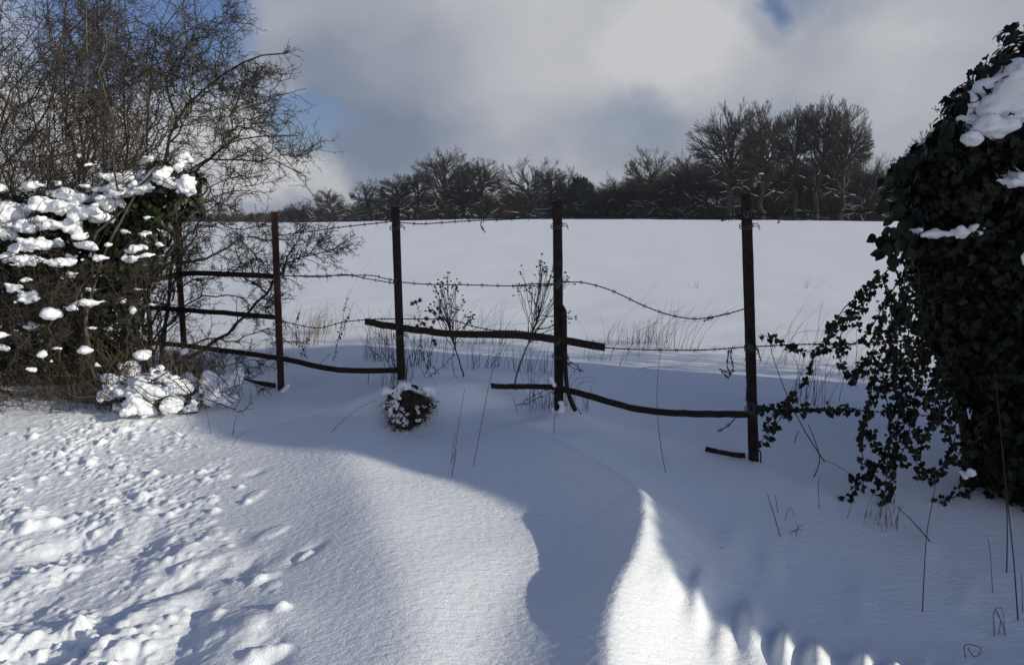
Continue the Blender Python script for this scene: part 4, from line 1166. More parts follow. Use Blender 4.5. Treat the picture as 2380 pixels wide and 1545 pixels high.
blob_leaves(lb, bl, 620, ivr, (.022, .045), LEAF, .62, sb_)
blob_leaves(lb, bl, 520, ivr, (.034, .058), LEAF, .62)
blob_leaves(lb, bl, 260, ivr, (.04, .08), OVAL, .25)
# looser sprays breaking the outline
edge_pts = [(2240, 240), (2215, 290), (2190, 330), (2130, 370), (2095, 390), (2080, 420), (2075, 455), (2100, 500), (2110, 540), (2070, 545), (2063, 575), (2200, 300), (2290, 190), (2335, 150), (2345, 200), (2370, 215), (2060, 560), (2100, 560)]
E = []; 
for (x, y) in edge_pts:
    for k in range(9):
        E.append(P(x + ivr.normal(0, 13), y + ivr.normal(0, 15), 3.5 + ivr.normal(0, .07)))
E = np.array(E)
leaves(lb, E, np.tile([-.4, -.8, .2], (len(E), 1)), ivr.uniform(.04, .08, len(E)), ivr, OVAL)
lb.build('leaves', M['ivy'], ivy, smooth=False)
# trunk and main stems inside
tr = []
for k in range(9):
    x = ivr.uniform(2240, 2460)
    tr.append(resample(D3([(x, 1150, 3.75), (x + ivr.normal(0, 20), 850, 3.75), (x + ivr.normal(0, 30), 550, 3.75), (x + ivr.normal(10, 40), 320, 3.7)]), 12, .006, ivr))
sb_.tubes(np.array(tr), np.array([np.linspace(.03, .01, 12)] * 9), 6)
sb_.build('stems', M['ivystem'], ivy)

# trailing strands, each with its leaves
strands = [
    [(2140, 580), (2090, 600), (2040, 650), (1990, 690), (1945, 740), (1915, 790), (1885, 840), (1870, 890), (1840, 920)],
    [(2120, 560), (2080, 560), (2062, 585)],
    [(2130, 620), (2080, 660), (2050, 720), (2020, 770), (1990, 800), (1930, 810), (1870, 815), (1800, 790), (1765, 775)],
    [(2100, 640), (2060, 700), (2040, 780), (2010, 850), (1990, 880)],
    [(2120, 700), (2080, 760), (2055, 850), (2060, 920), (2070, 1000), (2060, 1100), (2052, 1190)],
    [(2100, 720), (2060, 800), (2030, 880), (2020, 960), (2000, 1020), (2010, 1070), (2045, 1120), (2055, 1180)],
    [(2140, 750), (2110, 850), (2090, 950), (2080, 1050), (2070, 1120), (2060, 1180)],
    [(2160, 800), (2130, 900), (2120, 980), (2100, 1050), (2060, 1080), (2010, 1100), (1975, 1115)],
    [(2060, 1050), (2030, 1090), (2000, 1130), (1970, 1165)],
    [(2180, 850), (2160, 920), (2120, 950), (2090, 960), (2050, 955)],
    [(2200, 860), (2180, 960), (2150, 1020), (2130, 1070), (2160, 1100)],
    [(2230, 950), (2210, 1040), (2190, 1090), (2150, 1090), (2135, 1100)],
    [(2250, 1000), (2240, 1090), (2230, 1140), (2260, 1180), (2285, 1215)],
    [(2280, 1060), (2260, 1140), (2210, 1155), (2180, 1165)],
    [(2290, 1050), (2300, 1150), (2280, 1200), (2290, 1225)], [(2240, 760), (2200, 850), (2170, 930), (2200, 1010)], [(2260, 820), (2230, 920), (2250, 1010), (2235, 1080)], [(2290, 900), (2270, 980), (2290, 1060), (2275, 1120)], [(2200, 700), (2150, 780), (2130, 830), (2060, 860)],
    [(2180, 760), (2120, 820), (2080, 820), (2040, 850)], [(2150, 640), (2110, 690), (2060, 740), (2030, 800)], [(2220, 900), (2170, 980), (2130, 1000), (2100, 1010)], [(2300, 950), (2250, 1050), (2200, 1080), (2170, 1120)],
    [(2340, 1100), (2350, 1180), (2370, 1210)],
    [(1990, 950), (1930, 955), (1880, 950), (1800, 950), (1760, 955)],
    [(1880, 950), (1830, 960), (1800, 990), (1780, 1020), (1772, 1030)],
    [(1840, 920), (1800, 960), (1780, 1000)],
    [(1990, 700), (1960, 770), (1950, 820), (1980, 890)],
    [(2040, 640), (2000, 720), (1960, 750), (1930, 770)],
    [(2110, 600), (2100, 700), (2110, 800), (2130, 860), (2150, 900)],
    [(2130, 620), (2140, 720), (2150, 820), (2170, 900)],
    [(2060, 880), (2030, 930), (2010, 990), (2005, 1040)],
    [(2100, 880), (2110, 960), (2095, 1010), (2130, 1060)],
    [(2160, 640), (2130, 740), (2100, 800), (2080, 880), (2095, 940)],
    [(2170, 700), (2190, 800), (2210, 900), (2215, 980)], [(2090, 820), (2120, 880), (2150, 930), (2190, 980)], [(2080, 680), (2070, 780), (2090, 860), (2060, 900)],
    [(2020, 1000), (2040, 1040), (2070, 1060), (2110, 1075)], [(2035, 820), (2000, 850), (1980, 880)], [(2050, 640), (2070, 700), (2090, 750), (2080, 800)],
]
for k, s in enumerate(strands):
    Y0 = 3.55 if k not in (2, 16, 17, 18) else 3.75
    c = resample(D3([(x, y, Y0 + .05 * math.sin(i * 1.3 + k) + (.05 if y > 1100 else 0)) for i, (x, y) in enumerate(s)]), 16, .004, ivr)
    L = np.linalg.norm(np.diff(c, axis=0), axis=1).sum()
    mb = MB().tubes(c[None], np.linspace(.0035, .0015, 16)[None], 4)
    mb.build('trailing_stem', M['ivystem'], ivy)
    lm = MB()
    n = int(L / .0125 * (1.65 if k > 3 and k not in (16, 17, 18, 19, 30) else 1.25))
    tt = ivr.uniform(0, 15, n); i = np.clip(tt.astype(int), 0, 14); u = (tt - i)[:, None]
    p = c[i] * (1 - u) + c[i + 1] * u + ivr.normal(0, .011, (n, 3))
    leaves(lm, p, np.tile([-.1, -1, .15], (n, 1)) + ivr.normal(0, .3, (n, 3)), ivr.uniform(.015, .034, n), ivr, LEAF)
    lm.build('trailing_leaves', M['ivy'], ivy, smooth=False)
# snow on the bush
for a, kw in (((2330, 235, 150, 110, 3.42), dict(fl=.8)), ((2370, 190, 90, 90, 3.5), {}), ((2400, 220, 120, 150, 3.5), {}), ((2290, 290, 110, 70, 3.38), {}), ((2340, 275, 90, 60, 3.4), {}), ((2260, 235, 40, 60, 3.45), {}), ((2260, 320, 50, 40, 3.36), {}),
              ((2350, 425, 90, 34, 3.35), {}), ((2375, 410, 60, 50, 3.35), {}), ((2165, 545, 80, 28, 3.5), {}), ((2230, 540, 80, 34, 3.45), {}), ((2270, 530, 50, 30, 3.45), {}), ((2380, 600, 24, 60, 3.35), {}), ((2130, 535, 30, 20, 3.5), {}), ((2250, 1100, 30, 40, 3.4), {}), ((2240, 548, 40, 24, 3.42), {})):
    clump(*a, ivy, voxel=.010, n=34 if a[2] > 60 else None, disp=.015, **kw)
for pts_, nm in ((((2290, 205, .07), (2320, 175, .08), (2355, 165, .09), (2385, 170, .10), (2340, 215, .10), (2380, 225, .11), (2270, 235, .05), (2255, 255, .045), (2300, 235, .08), (2420, 200, .12)), 'snow_cap'),
                 (((2275, 285, .05), (2300, 275, .07), (2340, 265, .08), (2380, 270, .09), (2260, 310, .04), (2290, 310, .05), (2330, 300, .06), (2250, 330, .03), (2265, 340, .025)), 'snow_cap')):
    S = []
    for (x, y, r) in pts_:
        for k in range(5):
            p = P(x + ivr.normal(0, 7), y + ivr.normal(0, 7), 3.46 + ivr.uniform(-.03, .10)); S.append((p[0], p[1], p[2], r * ivr.uniform(.6, .85), .62))
    snow_lump(S, nm, ivy, .012, .02)
# flower heads (umbels of ivy)
for (x, y, s) in ((2337, 128, 1.0), (2237, 218, .9), (2195, 258, .9), (2258, 345, .8), (2300, 290, .9), (2335, 292, .9), (2100, 372, .7), (2080, 378, .7), (2130, 402, .6), (2285, 300, .8), (2350, 310, .8), (2062, 522, .5)):
    c = P(x, y, 3.40); dn = c + np.array([.01 * s, .03, -.07 * s])
    mb = MB().tubes(np.stack([dn, (c + dn) / 2 + [.004, 0, 0], c])[None], np.array([[.0022, .002, .0016]]), 4)
    for k in range(3):
        cc = c + ivr.normal(0, .014 * s, 3)
        mb.tubes(np.stack([c - [0, 0, .02], (c + cc) / 2, cc])[None], np.full((1, 3), .0012), 3)
        for j in range(9):
            d = unit(ivr.normal(size=3) + np.array([0, 0, .4])) * .015 * s
            mb.tubes(np.stack([cc, cc + d * .5, cc + d])[None], np.full((1, 3), .0007), 3)
            mb.add(ICOV[:12] * .0028 * s + cc + d, None, np.array([(0, 11, 5), (0, 5, 1), (0, 1, 7), (0, 7, 10), (0, 10, 11), (1, 5, 9), (5, 11, 4), (11, 10, 2), (10, 7, 6), (7, 1, 8), (3, 9, 4), (3, 4, 2), (3, 2, 6), (3, 6, 8), (3, 8, 9), (4, 9, 5), (2, 4, 11), (6, 2, 10), (8, 6, 7), (9, 8, 1)]))
    mb.build('flower_head', M['weed'], ivy)

# ------------------------------------------------------------------ unseen hedge beyond the right edge, outlined to cast the shade on the drift
hd = thing('unseen_hedge', 'unseen hedge beyond the right edge, its outline shaped to shade the drift', 'hedge', (6.0, 2.3, ground(6.0, 2.3)))
sA, cA = math.sin(SUN_A), math.cos(SUN_A)
DH = 5.0
TH = math.tan(SUN_EL) / math.tan(math.radians(22))
prof = [(2.60, 0), (2.62, 1.7), (2.66, 2.05), (2.74, 2.26), (2.90, 2.38), (3.05, 2.44), (3.12, 2.54), (3.24, 2.72), (3.34, 3.05), (3.48, 3.40), (3.72, 3.62), (3.82, 4.3), (3.95, 4.85), (4.4, 5.0), (4.8, 4.9), (5.2, 4.3), (5.8, 3.9), (6.3, 3.65), (6.55, 3.3), (6.66, 2.9), (6.70, 0)]
prof = [(a, b * TH) for a, b in prof]
def hp3(t, s, z):
    return np.array([t * sA - s * cA, t * cA + s * sA, z])
hb = MB()
rsH = np.random.default_rng(55)
V = []; Qs = []
gh = ground(6, 2.3)
nc = 6
TT = []; HH = []
for (a, b) in zip(prof[:-1], prof[1:]):
    for k in range(nc):
        TT.append(a[0] + (b[0] - a[0]) * k / nc); HH.append(a[1] + (b[1] - a[1]) * k / nc)
TT = np.array(TT); HH = np.array(HH)
keep = TT < 6.05; TT = TT[keep]; HH = HH[keep]
# solid woody core just inside the leaf skin
m = len(TT)
for side_s in (-DH - .18, -DH + .18):
    for t_, h_ in zip(TT, HH):
        V.append(hp3(t_, side_s, .3 + h_ * .985))
for side_s in (-DH - .18, -DH + .18):
    for t_ in TT:
        V.append(hp3(t_, side_s, gh - .2))
for i in range(m - 1):
    Qs.append((i, i + 1, m + i + 1, m + i)); Qs.append((i, i + 1, 2 * m + i + 1, 2 * m + i)); Qs.append((m + i, m + i + 1, 3 * m + i + 1, 3 * m + i))
hb.add(V, Qs); hb.build('woody_core', M['ivystem'], hd)
n = 14000
ii = rsH.integers(0, m - 1, n); u = rsH.random(n)
tx = TT[ii] * (1 - u) + TT[ii + 1] * u; hx = HH[ii] * (1 - u) + HH[ii + 1] * u
kindf = rsH.random(n)
zf = np.where(kindf < .35, hx, hx * rsH.random(n)); ss = np.where(kindf < .35, rsH.uniform(-DH - .22, -DH + .22, n), np.where(rsH.random(n) < .5, -DH - .22, -DH + .22) + rsH.normal(0, .02, n))
pp_ = np.stack([tx * sA - ss * cA, tx * cA + ss * sA, .3 + zf], -1)
nn_ = np.where((kindf < .35)[:, None], np.array([[0, 0, 1.0]]), np.where((ss > -DH)[:, None], np.array([[-cA, sA, 0]]), np.array([[cA, -sA, 0]])))
nl_ = 2400  # sparse leaves past the core, added to soften the shadow's back edge
tx = 6.0 + np.abs(rsH.normal(0, .42, nl_)); zf = rsH.random(nl_) * (4.1 - .8 * (tx - 6.0)) * TH; ss = rsH.normal(-DH, .12, nl_)
pp_ = np.concatenate([pp_, np.stack([tx * sA - ss * cA, tx * cA + ss * sA, .3 + zf], -1)])
nn_ = np.concatenate([nn_, np.tile([[cA, -sA, 0.0]], (nl_, 1))]); n += nl_
hb = MB(); leaves(hb, pp_, nn_, rsH.uniform(.03, .06, n), rsH, OVAL)
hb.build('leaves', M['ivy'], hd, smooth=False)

# ------------------------------------------------------------------ dead weeds and grasses
wd = np.random.default_rng(303)
def stem_pts(pts, Y, n=12, jit=.0015):
    return resample(np.array([P(x, y, Y) for x, y in pts]), n, jit, wd)
def seed_plant(label, base_px, mids, heads_c, nheads, spread, Y, name='seedhead_plant', nb=16):
    root = P(*base_px, Y)
    gz = ground(root[0], root[1])
    t = thing(name, label, 'dead plant', (root[0], root[1], gz))
    st_ = stem_pts([base_px] + mids, Y)
    st_[0, 2] = min(st_[0, 2], gz - .01)
    mb = MB().tubes(st_[None], np.linspace(.0055, .003, 12)[None], 5)
    heads_ = []
    for k in range(nb):
        cx, cy, rx, ry = heads_c[k % len(heads_c)]
        a = wd.uniform(0, 6.28); q = math.sqrt(wd.random())
        e = P(cx + rx * q * math.cos(a), cy + ry * q * math.sin(a), Y + wd.normal(0, .09))
        s0 = st_[wd.integers(6, 12)]
        b = smooth_poly(np.array([s0, s0 * .6 + e * .4 + wd.normal(0, .010, 3) + np.array([0, 0, -.008]), s0 * .25 + e * .75 + wd.normal(0, .008, 3), e]), 8)
        mb.tubes(b[None], np.linspace(.0028, .0016, 8)[None], 3)
        for j in range(nheads):
            f_ = b[wd.integers(4, 8)]
            ee = e + wd.normal(0, spread, 3) + np.array([0, 0, spread * .4])
            mb.tubes(smooth_poly(np.array([f_, (f_ + ee) / 2 + wd.normal(0, .004, 3), ee]), 5)[None], np.full((1, 5), .0008), 3)
            heads_.append(ee)
    mb.build('stems', M['weed'], t)
    for ee in heads_[:100]:
        MB().add(ICOV1 * wd.uniform(.0055, .0085) * np.array([1, 1, .7]) + ee, None, ICOF1).build('seed_head', M['weed'], t)
    return t, st_
seed_plant('tansy like dead plant with round seed heads between the third and fourth posts', (1082, 888), [(1068, 840), (1052, 790), (1042, 755)], [(1030, 680, 28, 30), (1068, 700, 28, 45), (1050, 660, 35, 25), (1015, 720, 12, 30), (1090, 745, 8, 20)], 3, .018, 4.95, nb=32)
seed_plant('larger dead plant with many seed heads half hidden behind the fourth post', (1195, 888), [(1215, 830), (1238, 770), (1255, 720)], [(1250, 635, 45, 32), (1300, 660, 35, 50), (1225, 670, 20, 30), (1315, 750, 20, 35), (1275, 620, 30, 20)], 3, .020, 4.85, nb=34)
def withered(label, stems_px, Y, nleaf=30, name='withered_weed', cat='dead plant', twig=10, mat='weed', lsz=(.008, .02), r=.0022):
    base_ = P(*stems_px[0][0], Y); gz = ground(base_[0], base_[1])
    t = thing(name, label, cat, (base_[0], base_[1], gz))
    mb = MB(); lm = MB()
    for s in stems_px:
        c = stem_pts(s, Y, 10, .003)
        mb.tubes(c[None], np.linspace(r, r * .5, 10)[None], 4)
        if twig:
            a, ra = spawn(c[None], np.linspace(r, r * .5, 10)[None], twig, wd, (.02, .09), (20, 60), (.1, 1), 4, .3, (0, 0, .1), .6, .0009, .6)
            mb.tubes(a, ra, 3)
        if nleaf:
            tt = wd.uniform(0, 9, nleaf); i = np.clip(tt.astype(int), 0, 8); u = (tt - i)[:, None]
            p = c[i] * (1 - u) + c[i + 1] * u + wd.normal(0, .006, (nleaf, 3))
            leaves(lm, p, wd.normal(size=(nleaf, 3)), wd.uniform(lsz[0], lsz[1], nleaf), wd, OVAL, fold=.4)
    mb.build('stems', M[mat], t)
    if nleaf: lm.build('dead_leaves', M['weed'], t, smooth=False)
    return t
withered('drooping withered weed right beside the second post from the left', [[(712, 832), (700, 800), (680, 770), (660, 745)], [(700, 825), (715, 790), (722, 770)], [(690, 800), (688, 760), (695, 725)]], 5.5, 26)
withered('upright withered weed with curled leaves midway between the two middle left posts', [[(775, 836), (784, 800), (792, 760), (800, 720), (806, 690)], [(785, 790), (800, 760), (815, 720)]], 5.4, 34)
withered('branching leafless weed close left of the third post', [[(915, 868), (895, 830), (880, 800), (862, 760)], [(915, 850), (900, 790), (895, 750)], [(905, 840), (870, 820), (855, 795)], [(920, 860), (905, 800), (870, 770)]], 5.1, 6, twig=12)
withered('forked bare twigs low in the snow right of the third post', [[(1010, 885), (990, 850), (975, 810)], [(985, 885), (1030, 850), (1050, 830)], [(1060, 880), (1050, 830), (1060, 805)], [(1020, 870), (1000, 840), (985, 790)]], 4.95, 3, twig=6, name='twig_spray', cat='twigs')
th = withered('burr thistle with fluffy brown heads right of the third post', [[(990, 870), (996, 830), (1002, 790), (1008, 755), (1015, 735)], [(985, 840), (978, 790), (975, 740), (970, 705)], [(1004, 780), (985, 755), (962, 735)]], 4.98, 18, name='thistle')
for (x, y) in ((957, 706), (966, 702), (976, 698), (1000, 722), (1010, 728), (1018, 716), (1024, 724), (1022, 738), (1028, 742), (990, 740), (1008, 748), (985, 752), (1002, 762), (970, 758), (1012, 800), (1008, 792)):
    c = P(x, y, 4.95 + wd.normal(0, .02))
    dd = unit(wd.normal(size=(60, 3))) * wd.uniform(.011, .019, (60, 1))
    MB().tubes(np.stack([np.tile(c, (60, 1)), c + dd * .6, c + dd], 1), np.array([[.003, .0022, .0006]] * 60), 3).build('burr', M['burr'], th)

# exposed tussock under the drift wall
tu = thing('exposed_tussock', 'dark clump of earth and withered grass showing through the drift under the third post', 'tussock', tuple(G(945, 1000)))
ct = P(945, 952, 4.50)
S = []
for k in range(26):
    a = wd.uniform(0, 6.28); q = math.sqrt(wd.random())
    S.append((ct[0] + .105 * q * math.cos(a) * (1 + .25 * math.sin(2 * a)), ct[1] + .10 + wd.normal(0, .02), ct[2] - .0 + .095 * q * math.sin(a), .045, 1))
o = snow_lump(S, 'earth', tu, .012, .03, mat='soil')
n = 900
a = wd.uniform(0, 6.28, n); q = np.sqrt(wd.random(n))
q = q * (1 + .22 * np.sin(a * 3 + 1) + .12 * np.sin(a * 7))
p0 = np.stack([ct[0] + .135 * q * np.cos(a), ct[1] + .055 + wd.normal(0, .022, n), ct[2] + .118 * q * np.sin(a)], -1)
d = unit(wd.normal(size=(n, 3)) + np.array([0, -.5, -.3])) * (.02 + .09 * wd.random((n, 1)) ** 3)
MB().tubes(np.stack([p0, p0 + d * .5 + wd.normal(0, .003, (n, 3)), p0 + d], 1), np.array([[.0022, .0018, .0007]] * n), 3).build('dead_grass', M['burr'], tu)
lm = MB(); leaves(lm, p0[:330] + [0, -.02, 0], wd.normal(size=(330, 3)) + [0, -1, 0], wd.uniform(.012, .026, 330), wd, OVAL, fold=.4); lm.build('dead_leaves', M['weed'], tu, smooth=False)
for k in range(40):
    a = wd.uniform(0, 6.28) if k < 12 else wd.uniform(2.2, 4.9); q = math.sqrt(wd.random())
    S = [(ct[0] + .125 * q * math.cos(a) + wd.normal(0, .008), ct[1] + .02 + wd.normal(0, .006), ct[2] + .12 * q * math.sin(a) * (1 if math.sin(a) > 0 else .8) + wd.normal(0, .006), wd.uniform(.008, .016) * (1.0 if k < 44 else 1.5), .8) for _ in range(3)]
    snow_lump(S, 'snow_bit', tu, .006, .008)
mo = thing('drift_lip', 'rounded lip of snow hanging over the dark grass clump below the third post', 'snow drift', tuple(G(960, 905)))
S = []
for k in range(70):
    f_ = wd.random()
    x = 893 + f_ * 112
    y = 898 + 6 * math.sin(f_ * 9) + wd.uniform(-2, 16) + (8 if f_ < .25 else 0)
    p = P(x, y, 4.53 + wd.uniform(-.01, .20)); S.append((p[0], p[1], p[2], wd.uniform(.016, .030), .85))
for (x, y) in ((1003, 1004),):
    p = P(x, y, 4.50); S.append((p[0], p[1] + .06, p[2], .032, .9))
snow_lump(S, 'snow_lip', mo, .009, .016)
for (x0, x1, y) in ((1150, 1190, 902), (1283, 1300, 900)):
    pass

# small snow caps on the posts and bars
a = post_things[4][1]
capl = snow_lump([(a[0] + dx, a[1], a[2] + .004, .017, .7) for dx in (-.012, 0, .012)], 'snow_cap', fence, .006, .006)
S = []
for k in range(10):
    p = P(1296 + wd.uniform(-14, 16), 950 + wd.uniform(-28, 24), 4.42); S.append((p[0], p[1], p[2], wd.uniform(.012, .02), 1))
snow_lump(S, 'snow_cap', fence, .008, .012)
S = [(*P(1283 + k, 884 + k * 2, 4.43), .014, 1) for k in (-3, 0, 3, 6)]
snow_lump(S, 'snow_cap', fence, .007, .008)
S = [(*P(660 + k * 2, 905 - k * 2, 5.3), .018, .9) for k in (-4, -2, 0, 2, 4)]
snow_lump(S, 'snow_cap', fence, .008, .01)

# grass tufts: (label, centre px, spread px, count, blade height m, depth, lean)
def tuft(label, px, py, w, n, h, lean=.2, mat='straw', name='grass_tuft', r=.0019):
    base_ = G(px, py)
    t = thing(name, label, 'grass', tuple(base_))
    mb = MB()
    k = base_[1] / FOC
    for i in range(n):
        x = base_[0] + wd.normal(0, w * k * .5); y = base_[1] + wd.normal(0, .07)
        z = ground(x, y) - .01
        H = h * wd.uniform(.35, 1.0); d = wd.normal(lean, .22); dy = wd.normal(0, .1)
        kink = wd.random() < .2
        p = np.array([[x, y, z], [x + d * H * .25, y + dy * H * .3, z + H * .4], [x + d * H * .65, y + dy * H * .6, z + H * .75], [x + d * H * (1.2 if not kink else 1.9), y + dy * H, z + H * (1 if not kink else .8)]])
        mb.tubes(smooth_poly(p, 8)[None], np.linspace(r, r * .35, 8)[None], 3)
    mb.build('blades', M[mat], t)
    return t
tuft('straw coloured grass tuft standing in the field left of the third post', 745, 775, 60, 46, .36, .28)
tuft('dense dark grass tuft between the two right hand posts', 1480, 800, 70, 70, .26, .18, 'weed')
tuft('tall leaning grass tuft just right of the middle of the right fence gap', 1560, 812, 90, 26, .46, .30, 'weed')
tuft('sparse grass blades behind the broken bar, right of the seed head plant', 1130, 800, 110, 34, .42, .32, 'weed')
tuft('short grass blades in the shade right of the fourth post', 1400, 840, 80, 16, .22, .2, 'weed')
tuft('fine grass behind the third post', 905, 790, 60, 30, .34, .1, 'weed')
tuft('thin grass blades in front of the ivy strands', 1880, 935, 60, 22, .50, .12, 'weed')
tuft('leaning grass blades beyond the right post', 1830, 850, 120, 14, .48, .4, 'straw')
tuft('tiny grass tips poking up in the open field', 1622, 672, 20, 8, .16, .0, 'straw')
tuft('little stubble sprig alone in the open field near the ivy', 1874, 672, 10, 6, .22, .05, 'weed')
tuft('dry reddish grass at the foot of the far left thicket', 130, 928, 150, 160, .30, -.05)
tuft('dry grass fringe under the bush beside the snow heap', 235, 935, 90, 90, .34, .0)
tuft('dry grass around the foot of the leftmost post', 420, 905, 110, 120, .46, .1)
tuft('thin dry stalks around the foot of the fourth post', 1292, 945, 90, 46, .24, .0, 'weed')
tuft('dry stalks growing from the mound at the foot of the third post', 925, 890, 50, 30, .28, -.05, 'weed')
tuft('short dry stalks at the root of the trailing ivy', 2050, 1215, 60, 22, .14, .0)
tuft('thin grass in the shade behind the trailing ivy', 1990, 880, 100, 24, .40, .25, 'weed')

tuft('bushy dead weeds crowding the left side of the third post', 885, 835, 50, 40, .34, -.1, 'weed')
tuft('dead weed stems between the third post and the first seed head plant', 985, 850, 60, 34, .38, .1, 'weed')
tuft('bent dead blades between the two seed head plants', 1130, 855, 60, 26, .30, .25, 'weed')
tuft('loose dead weeds under the second plant, left of the fourth post', 1230, 865, 60, 30, .34, .1, 'weed')
tuft('dead grass close behind the two reddish left posts', 700, 800, 70, 34, .34, .2, 'straw')
# single stalks: (label, px points from root to tip, radius)
def stalk(label, pts, r=.0016, Y=None, mat='weed', name='grass_stalk', cat='grass stalk', seed=False):
    b = G(*pts[0]) if Y is None else P(*pts[0], Y)
    Yb_ = b[1]
    q = np.array([P(x, y, Yb_ + .02 * i) for i, (x, y) in enumerate(pts)])
    q[0, 2] -= .01
    c = smooth_poly(q, 14) if len(pts) > 2 else np.linspace(q[0], q[1], 14)
    mb = MB().tubes(c[None], np.linspace(r, r * .55, 14)[None], 4)
    if seed:
        s, rs_ = spawn(c[None, -4:], np.full((1, 4), r * .6), 9, wd, (.01, .025), (10, 30), (0, 1), 3, .1, (0, 0, .1), .8, .0008, .6)
        mb.tubes(s, rs_, 3)
    o = mb.build(name, M[mat])
    o.location = (0, 0, 0)
    tag(o, label, cat)
    return o
for s in (
    ('long thin dark stalk rising from the drift to the broken bar, longest in the middle', [(1099, 1085), (1120, 980), (1140, 880), (1165, 800), (1178, 760)]),
    ('straight stalk left of the longest one in the middle of the shade', [(1050, 1108), (1064, 1000), (1080, 903)]),
    ('short stalk leaning on the straight one in the middle of the shade', [(1048, 1078), (1058, 1003)]),
    ('bent stub crossing the foot of the straight stalk', [(1056, 1082), (1060, 1045), (1048, 1075)]),
    ('thin stalk slanting up left of the tussock', [(765, 1005), (800, 975), (840, 945), (872, 930)]),
    ('upright stalk in the shade between the two right posts', [(1548, 1098), (1535, 1030), (1527, 940), (1530, 860), (1536, 810)]),
    ('thin stalk hanging below the fourth post', [(1287, 1010), (1290, 960)]),
    ('long dark stalk slanting across the gap right of the fifth post', [(1921, 1075), (1870, 1000), (1830, 920), (1800, 840), (1790, 800)], .003),
    ('curved dark stem crossing the long slanting stalk', [(1889, 1110), (1905, 1070), (1893, 1020), (1878, 985)], .003),
    ('thin wispy stalk running left from the trailing ivy tip', [(2010, 1120), (1960, 1090), (1915, 1068)]),
    ('leaning stalk in the lower right hollow', [(1817, 1252), (1800, 1200), (1784, 1148)], .0022),
    ('short upright stalk beside the leaning one in the lower right hollow', [(1810, 1195), (1803, 1160), (1800, 1148)]),
    ('folded stalk making a peak in the lower right hollow', [(1822, 1210), (1836, 1180), (1850, 1205)]),
    ('short stalk below the curved dark stem', [(1905, 1182), (1902, 1130), (1907, 1105)]),
    ('long pale stalk at the lower right, left of the edge group', [(2144, 1422), (2148, 1330), (2155, 1230), (2172, 1140), (2172, 1080)], .0022),
    ('dark stick slanting down right from the trailing ivy', [(2170, 1262), (2125, 1215), (2085, 1177)], .0028),
    ('tall brown stalk against the ivy at the right edge', [(2340, 1335), (2340, 1180), (2325, 1000), (2315, 880)], .0028),
    ('second tall brown stalk at the right edge, nearest the frame', [(2367, 1440), (2355, 1290), (2340, 1150), (2330, 1040)], .0028),
    ('thin stalk left of the two tall brown ones at the right edge', [(2308, 1383), (2302, 1290), (2296, 1250)]),
    ('short pale stalk at the far right under the ivy', [(2378, 1430), (2374, 1330)]),
    ('thin straw lying over the sunny snow in front of the bush', [(470, 1043), (420, 1015), (340, 965)], .0014),
    ('thin straw lying flat on the bumpy sunny snow', [(382, 1065), (340, 1058), (302, 1048)], .0014),
    ('short brown stalk upright at the edge of the shade', [(540, 1012), (545, 985), (550, 965)], .0022),
    ('bent pale straw at the edge of the shade', [(532, 1045), (550, 1020), (574, 1001)], .0014),
    ('thin stalk upright right of the lumpy snow heap', [(492, 1010), (483, 970), (478, 940)]),
    ('dark twig lying slanted right of the snow heap', [(540, 958), (552, 940), (564, 918)], .0024),
    ('slanted twig by the foot of the second post from the left', [(735, 857), (750, 840), (768, 822)], .0024),
    ('bare dark stub in the snow right of the left posts', [(855, 892), (857, 870), (858, 862)], .0024),
    ('curved twig lying on the snow between the two right posts', [(1467, 858), (1510, 853), (1560, 854), (1582, 853)], .0026),
    ('small straight twig lying above the curved twig', [(1590, 840), (1625, 832)], .0018),
    ('short dark stick standing in the lower right hollow', [(1690, 1288), (1675, 1270)], .0022),
    ('seeding grass stalk leaning right in the field beyond the fifth post', [(1818, 790), (1850, 740), (1880, 690), (1905, 660), (1922, 655)], .0013, None, 'straw'),
    ('seeding grass stalk left of the trailing ivy', [(1892, 960), (1895, 860), (1903, 750), (1912, 700)], .0014, None, 'weed'),
    ('tall leaning grass stalk beyond the gap between the right posts', [(1410, 800), (1440, 750), (1490, 700), (1532, 650)], .0012, None, 'straw'),
    ('upright grass blade right of the dense dark tuft', [(1548, 800), (1556, 745), (1562, 700)], .0016, None, 'weed'),
    ('long grass stalk arching right between the middle posts', [(1060, 800), (1110, 760), (1160, 725), (1205, 712)], .0012, None, 'straw'),
    ('tall thin grass stalk leaning right, left of the third post', [(770, 790), (800, 710), (835, 640), (862, 605)], .0010, None, 'straw'),
    ('faint long grass stalk by the second post from the left', [(662, 770), (700, 690), (730, 640)], .0010, None, 'straw'),
    ('brown stub in the shaded snow above the lower right hollow', [(1845, 1028), (1853, 1008), (1858, 1000)], .003, None, 'burr'),
):
    stalk(*s)
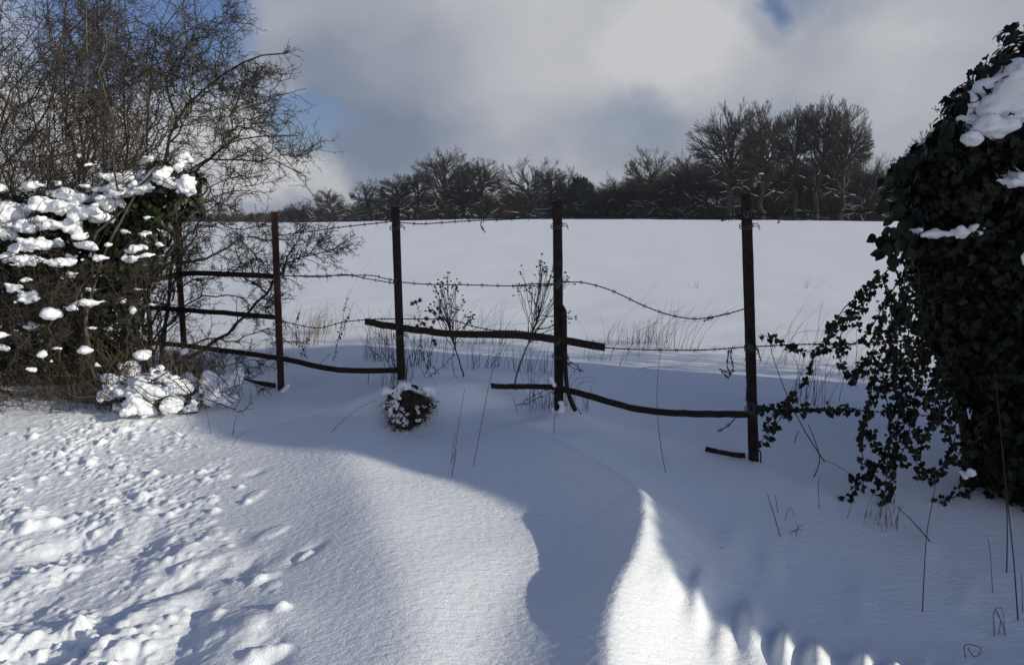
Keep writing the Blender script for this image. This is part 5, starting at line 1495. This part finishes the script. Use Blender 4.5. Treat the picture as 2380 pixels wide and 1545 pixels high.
# curled dry blades at the lower right
for lab, pts in (('curled brown dry blades at the lower right corner', [[(2312, 1480), (2310, 1420), (2330, 1415), (2335, 1470)], [(2320, 1475), (2325, 1440), (2312, 1412)], [(2340, 1490), (2330, 1450), (2315, 1420)]]),
                 ('loop of dry grass on the snow at the bottom right', [[(2245, 1530), (2242, 1498), (2270, 1500), (2280, 1510), (2255, 1540)], [(2250, 1505), (2265, 1525), (2285, 1515)]]),
                 ('small branched dry sprig in the lower right hollow', [[(1850, 1245), (1855, 1225), (1868, 1218)], [(1845, 1235), (1856, 1228), (1850, 1215)], [(1838, 1238), (1850, 1230), (1866, 1232)]])):
    b = G(*pts[0][0]); t = thing('dry_sprig', lab, 'dry grass', tuple(b))
    mb = MB()
    for s in pts:
        q = np.array([P(x, y, b[1] + .01 * i) for i, (x, y) in enumerate(s)]); mb.tubes(smooth_poly(q, 12)[None], np.linspace(.0018, .001, 12)[None], 4)
    mb.build('blades', M['burr'], t)
# broken stem at the foot of post 4
t = withered('broken brown stems leaning at the foot of the fourth post', [[(1352, 962), (1335, 935), (1318, 905)], [(1355, 862), (1335, 845), (1318, 835)], [(1350, 860), (1330, 855), (1315, 838)], [(1215, 940), (1250, 925), (1290, 905)], [(1200, 945), (1240, 920), (1270, 905)]], 4.35, 6, twig=7, name='broken_stems', cat='dead plant')
print('trees', nfill + len(TREES))

# ------------------------------------------------------------------ thin winter air
hz = MB()
x0, x1, y0, y1, z0, z1 = -440, 440, -80, 520, float(GZ.min()) - 1.0, 34.0
V = [(x, y, z) for z in (z0, z1) for y in (y0, y1) for x in (x0, x1)]
hz.add(V, [(0, 2, 3, 1), (4, 5, 7, 6), (0, 1, 5, 4), (2, 6, 7, 3), (0, 4, 6, 2), (1, 3, 7, 5)])
m = bpy.data.materials.new('haze'); m.use_nodes = True
nt = m.node_tree; nt.nodes.clear()
pv = nt.nodes.new('ShaderNodeVolumePrincipled'); pv.inputs['Color'].default_value = (0.85, 0.90, 1.0, 1); pv.inputs['Density'].default_value = 0.00024
pv.inputs['Anisotropy'].default_value = 0.2
om = nt.nodes.new('ShaderNodeOutputMaterial'); nt.links.new(pv.outputs[0], om.inputs['Volume'])
o = hz.build('haze', m, smooth=False)
tag(o, 'thin cold air that pales the distant wood', None, None, 'stuff')
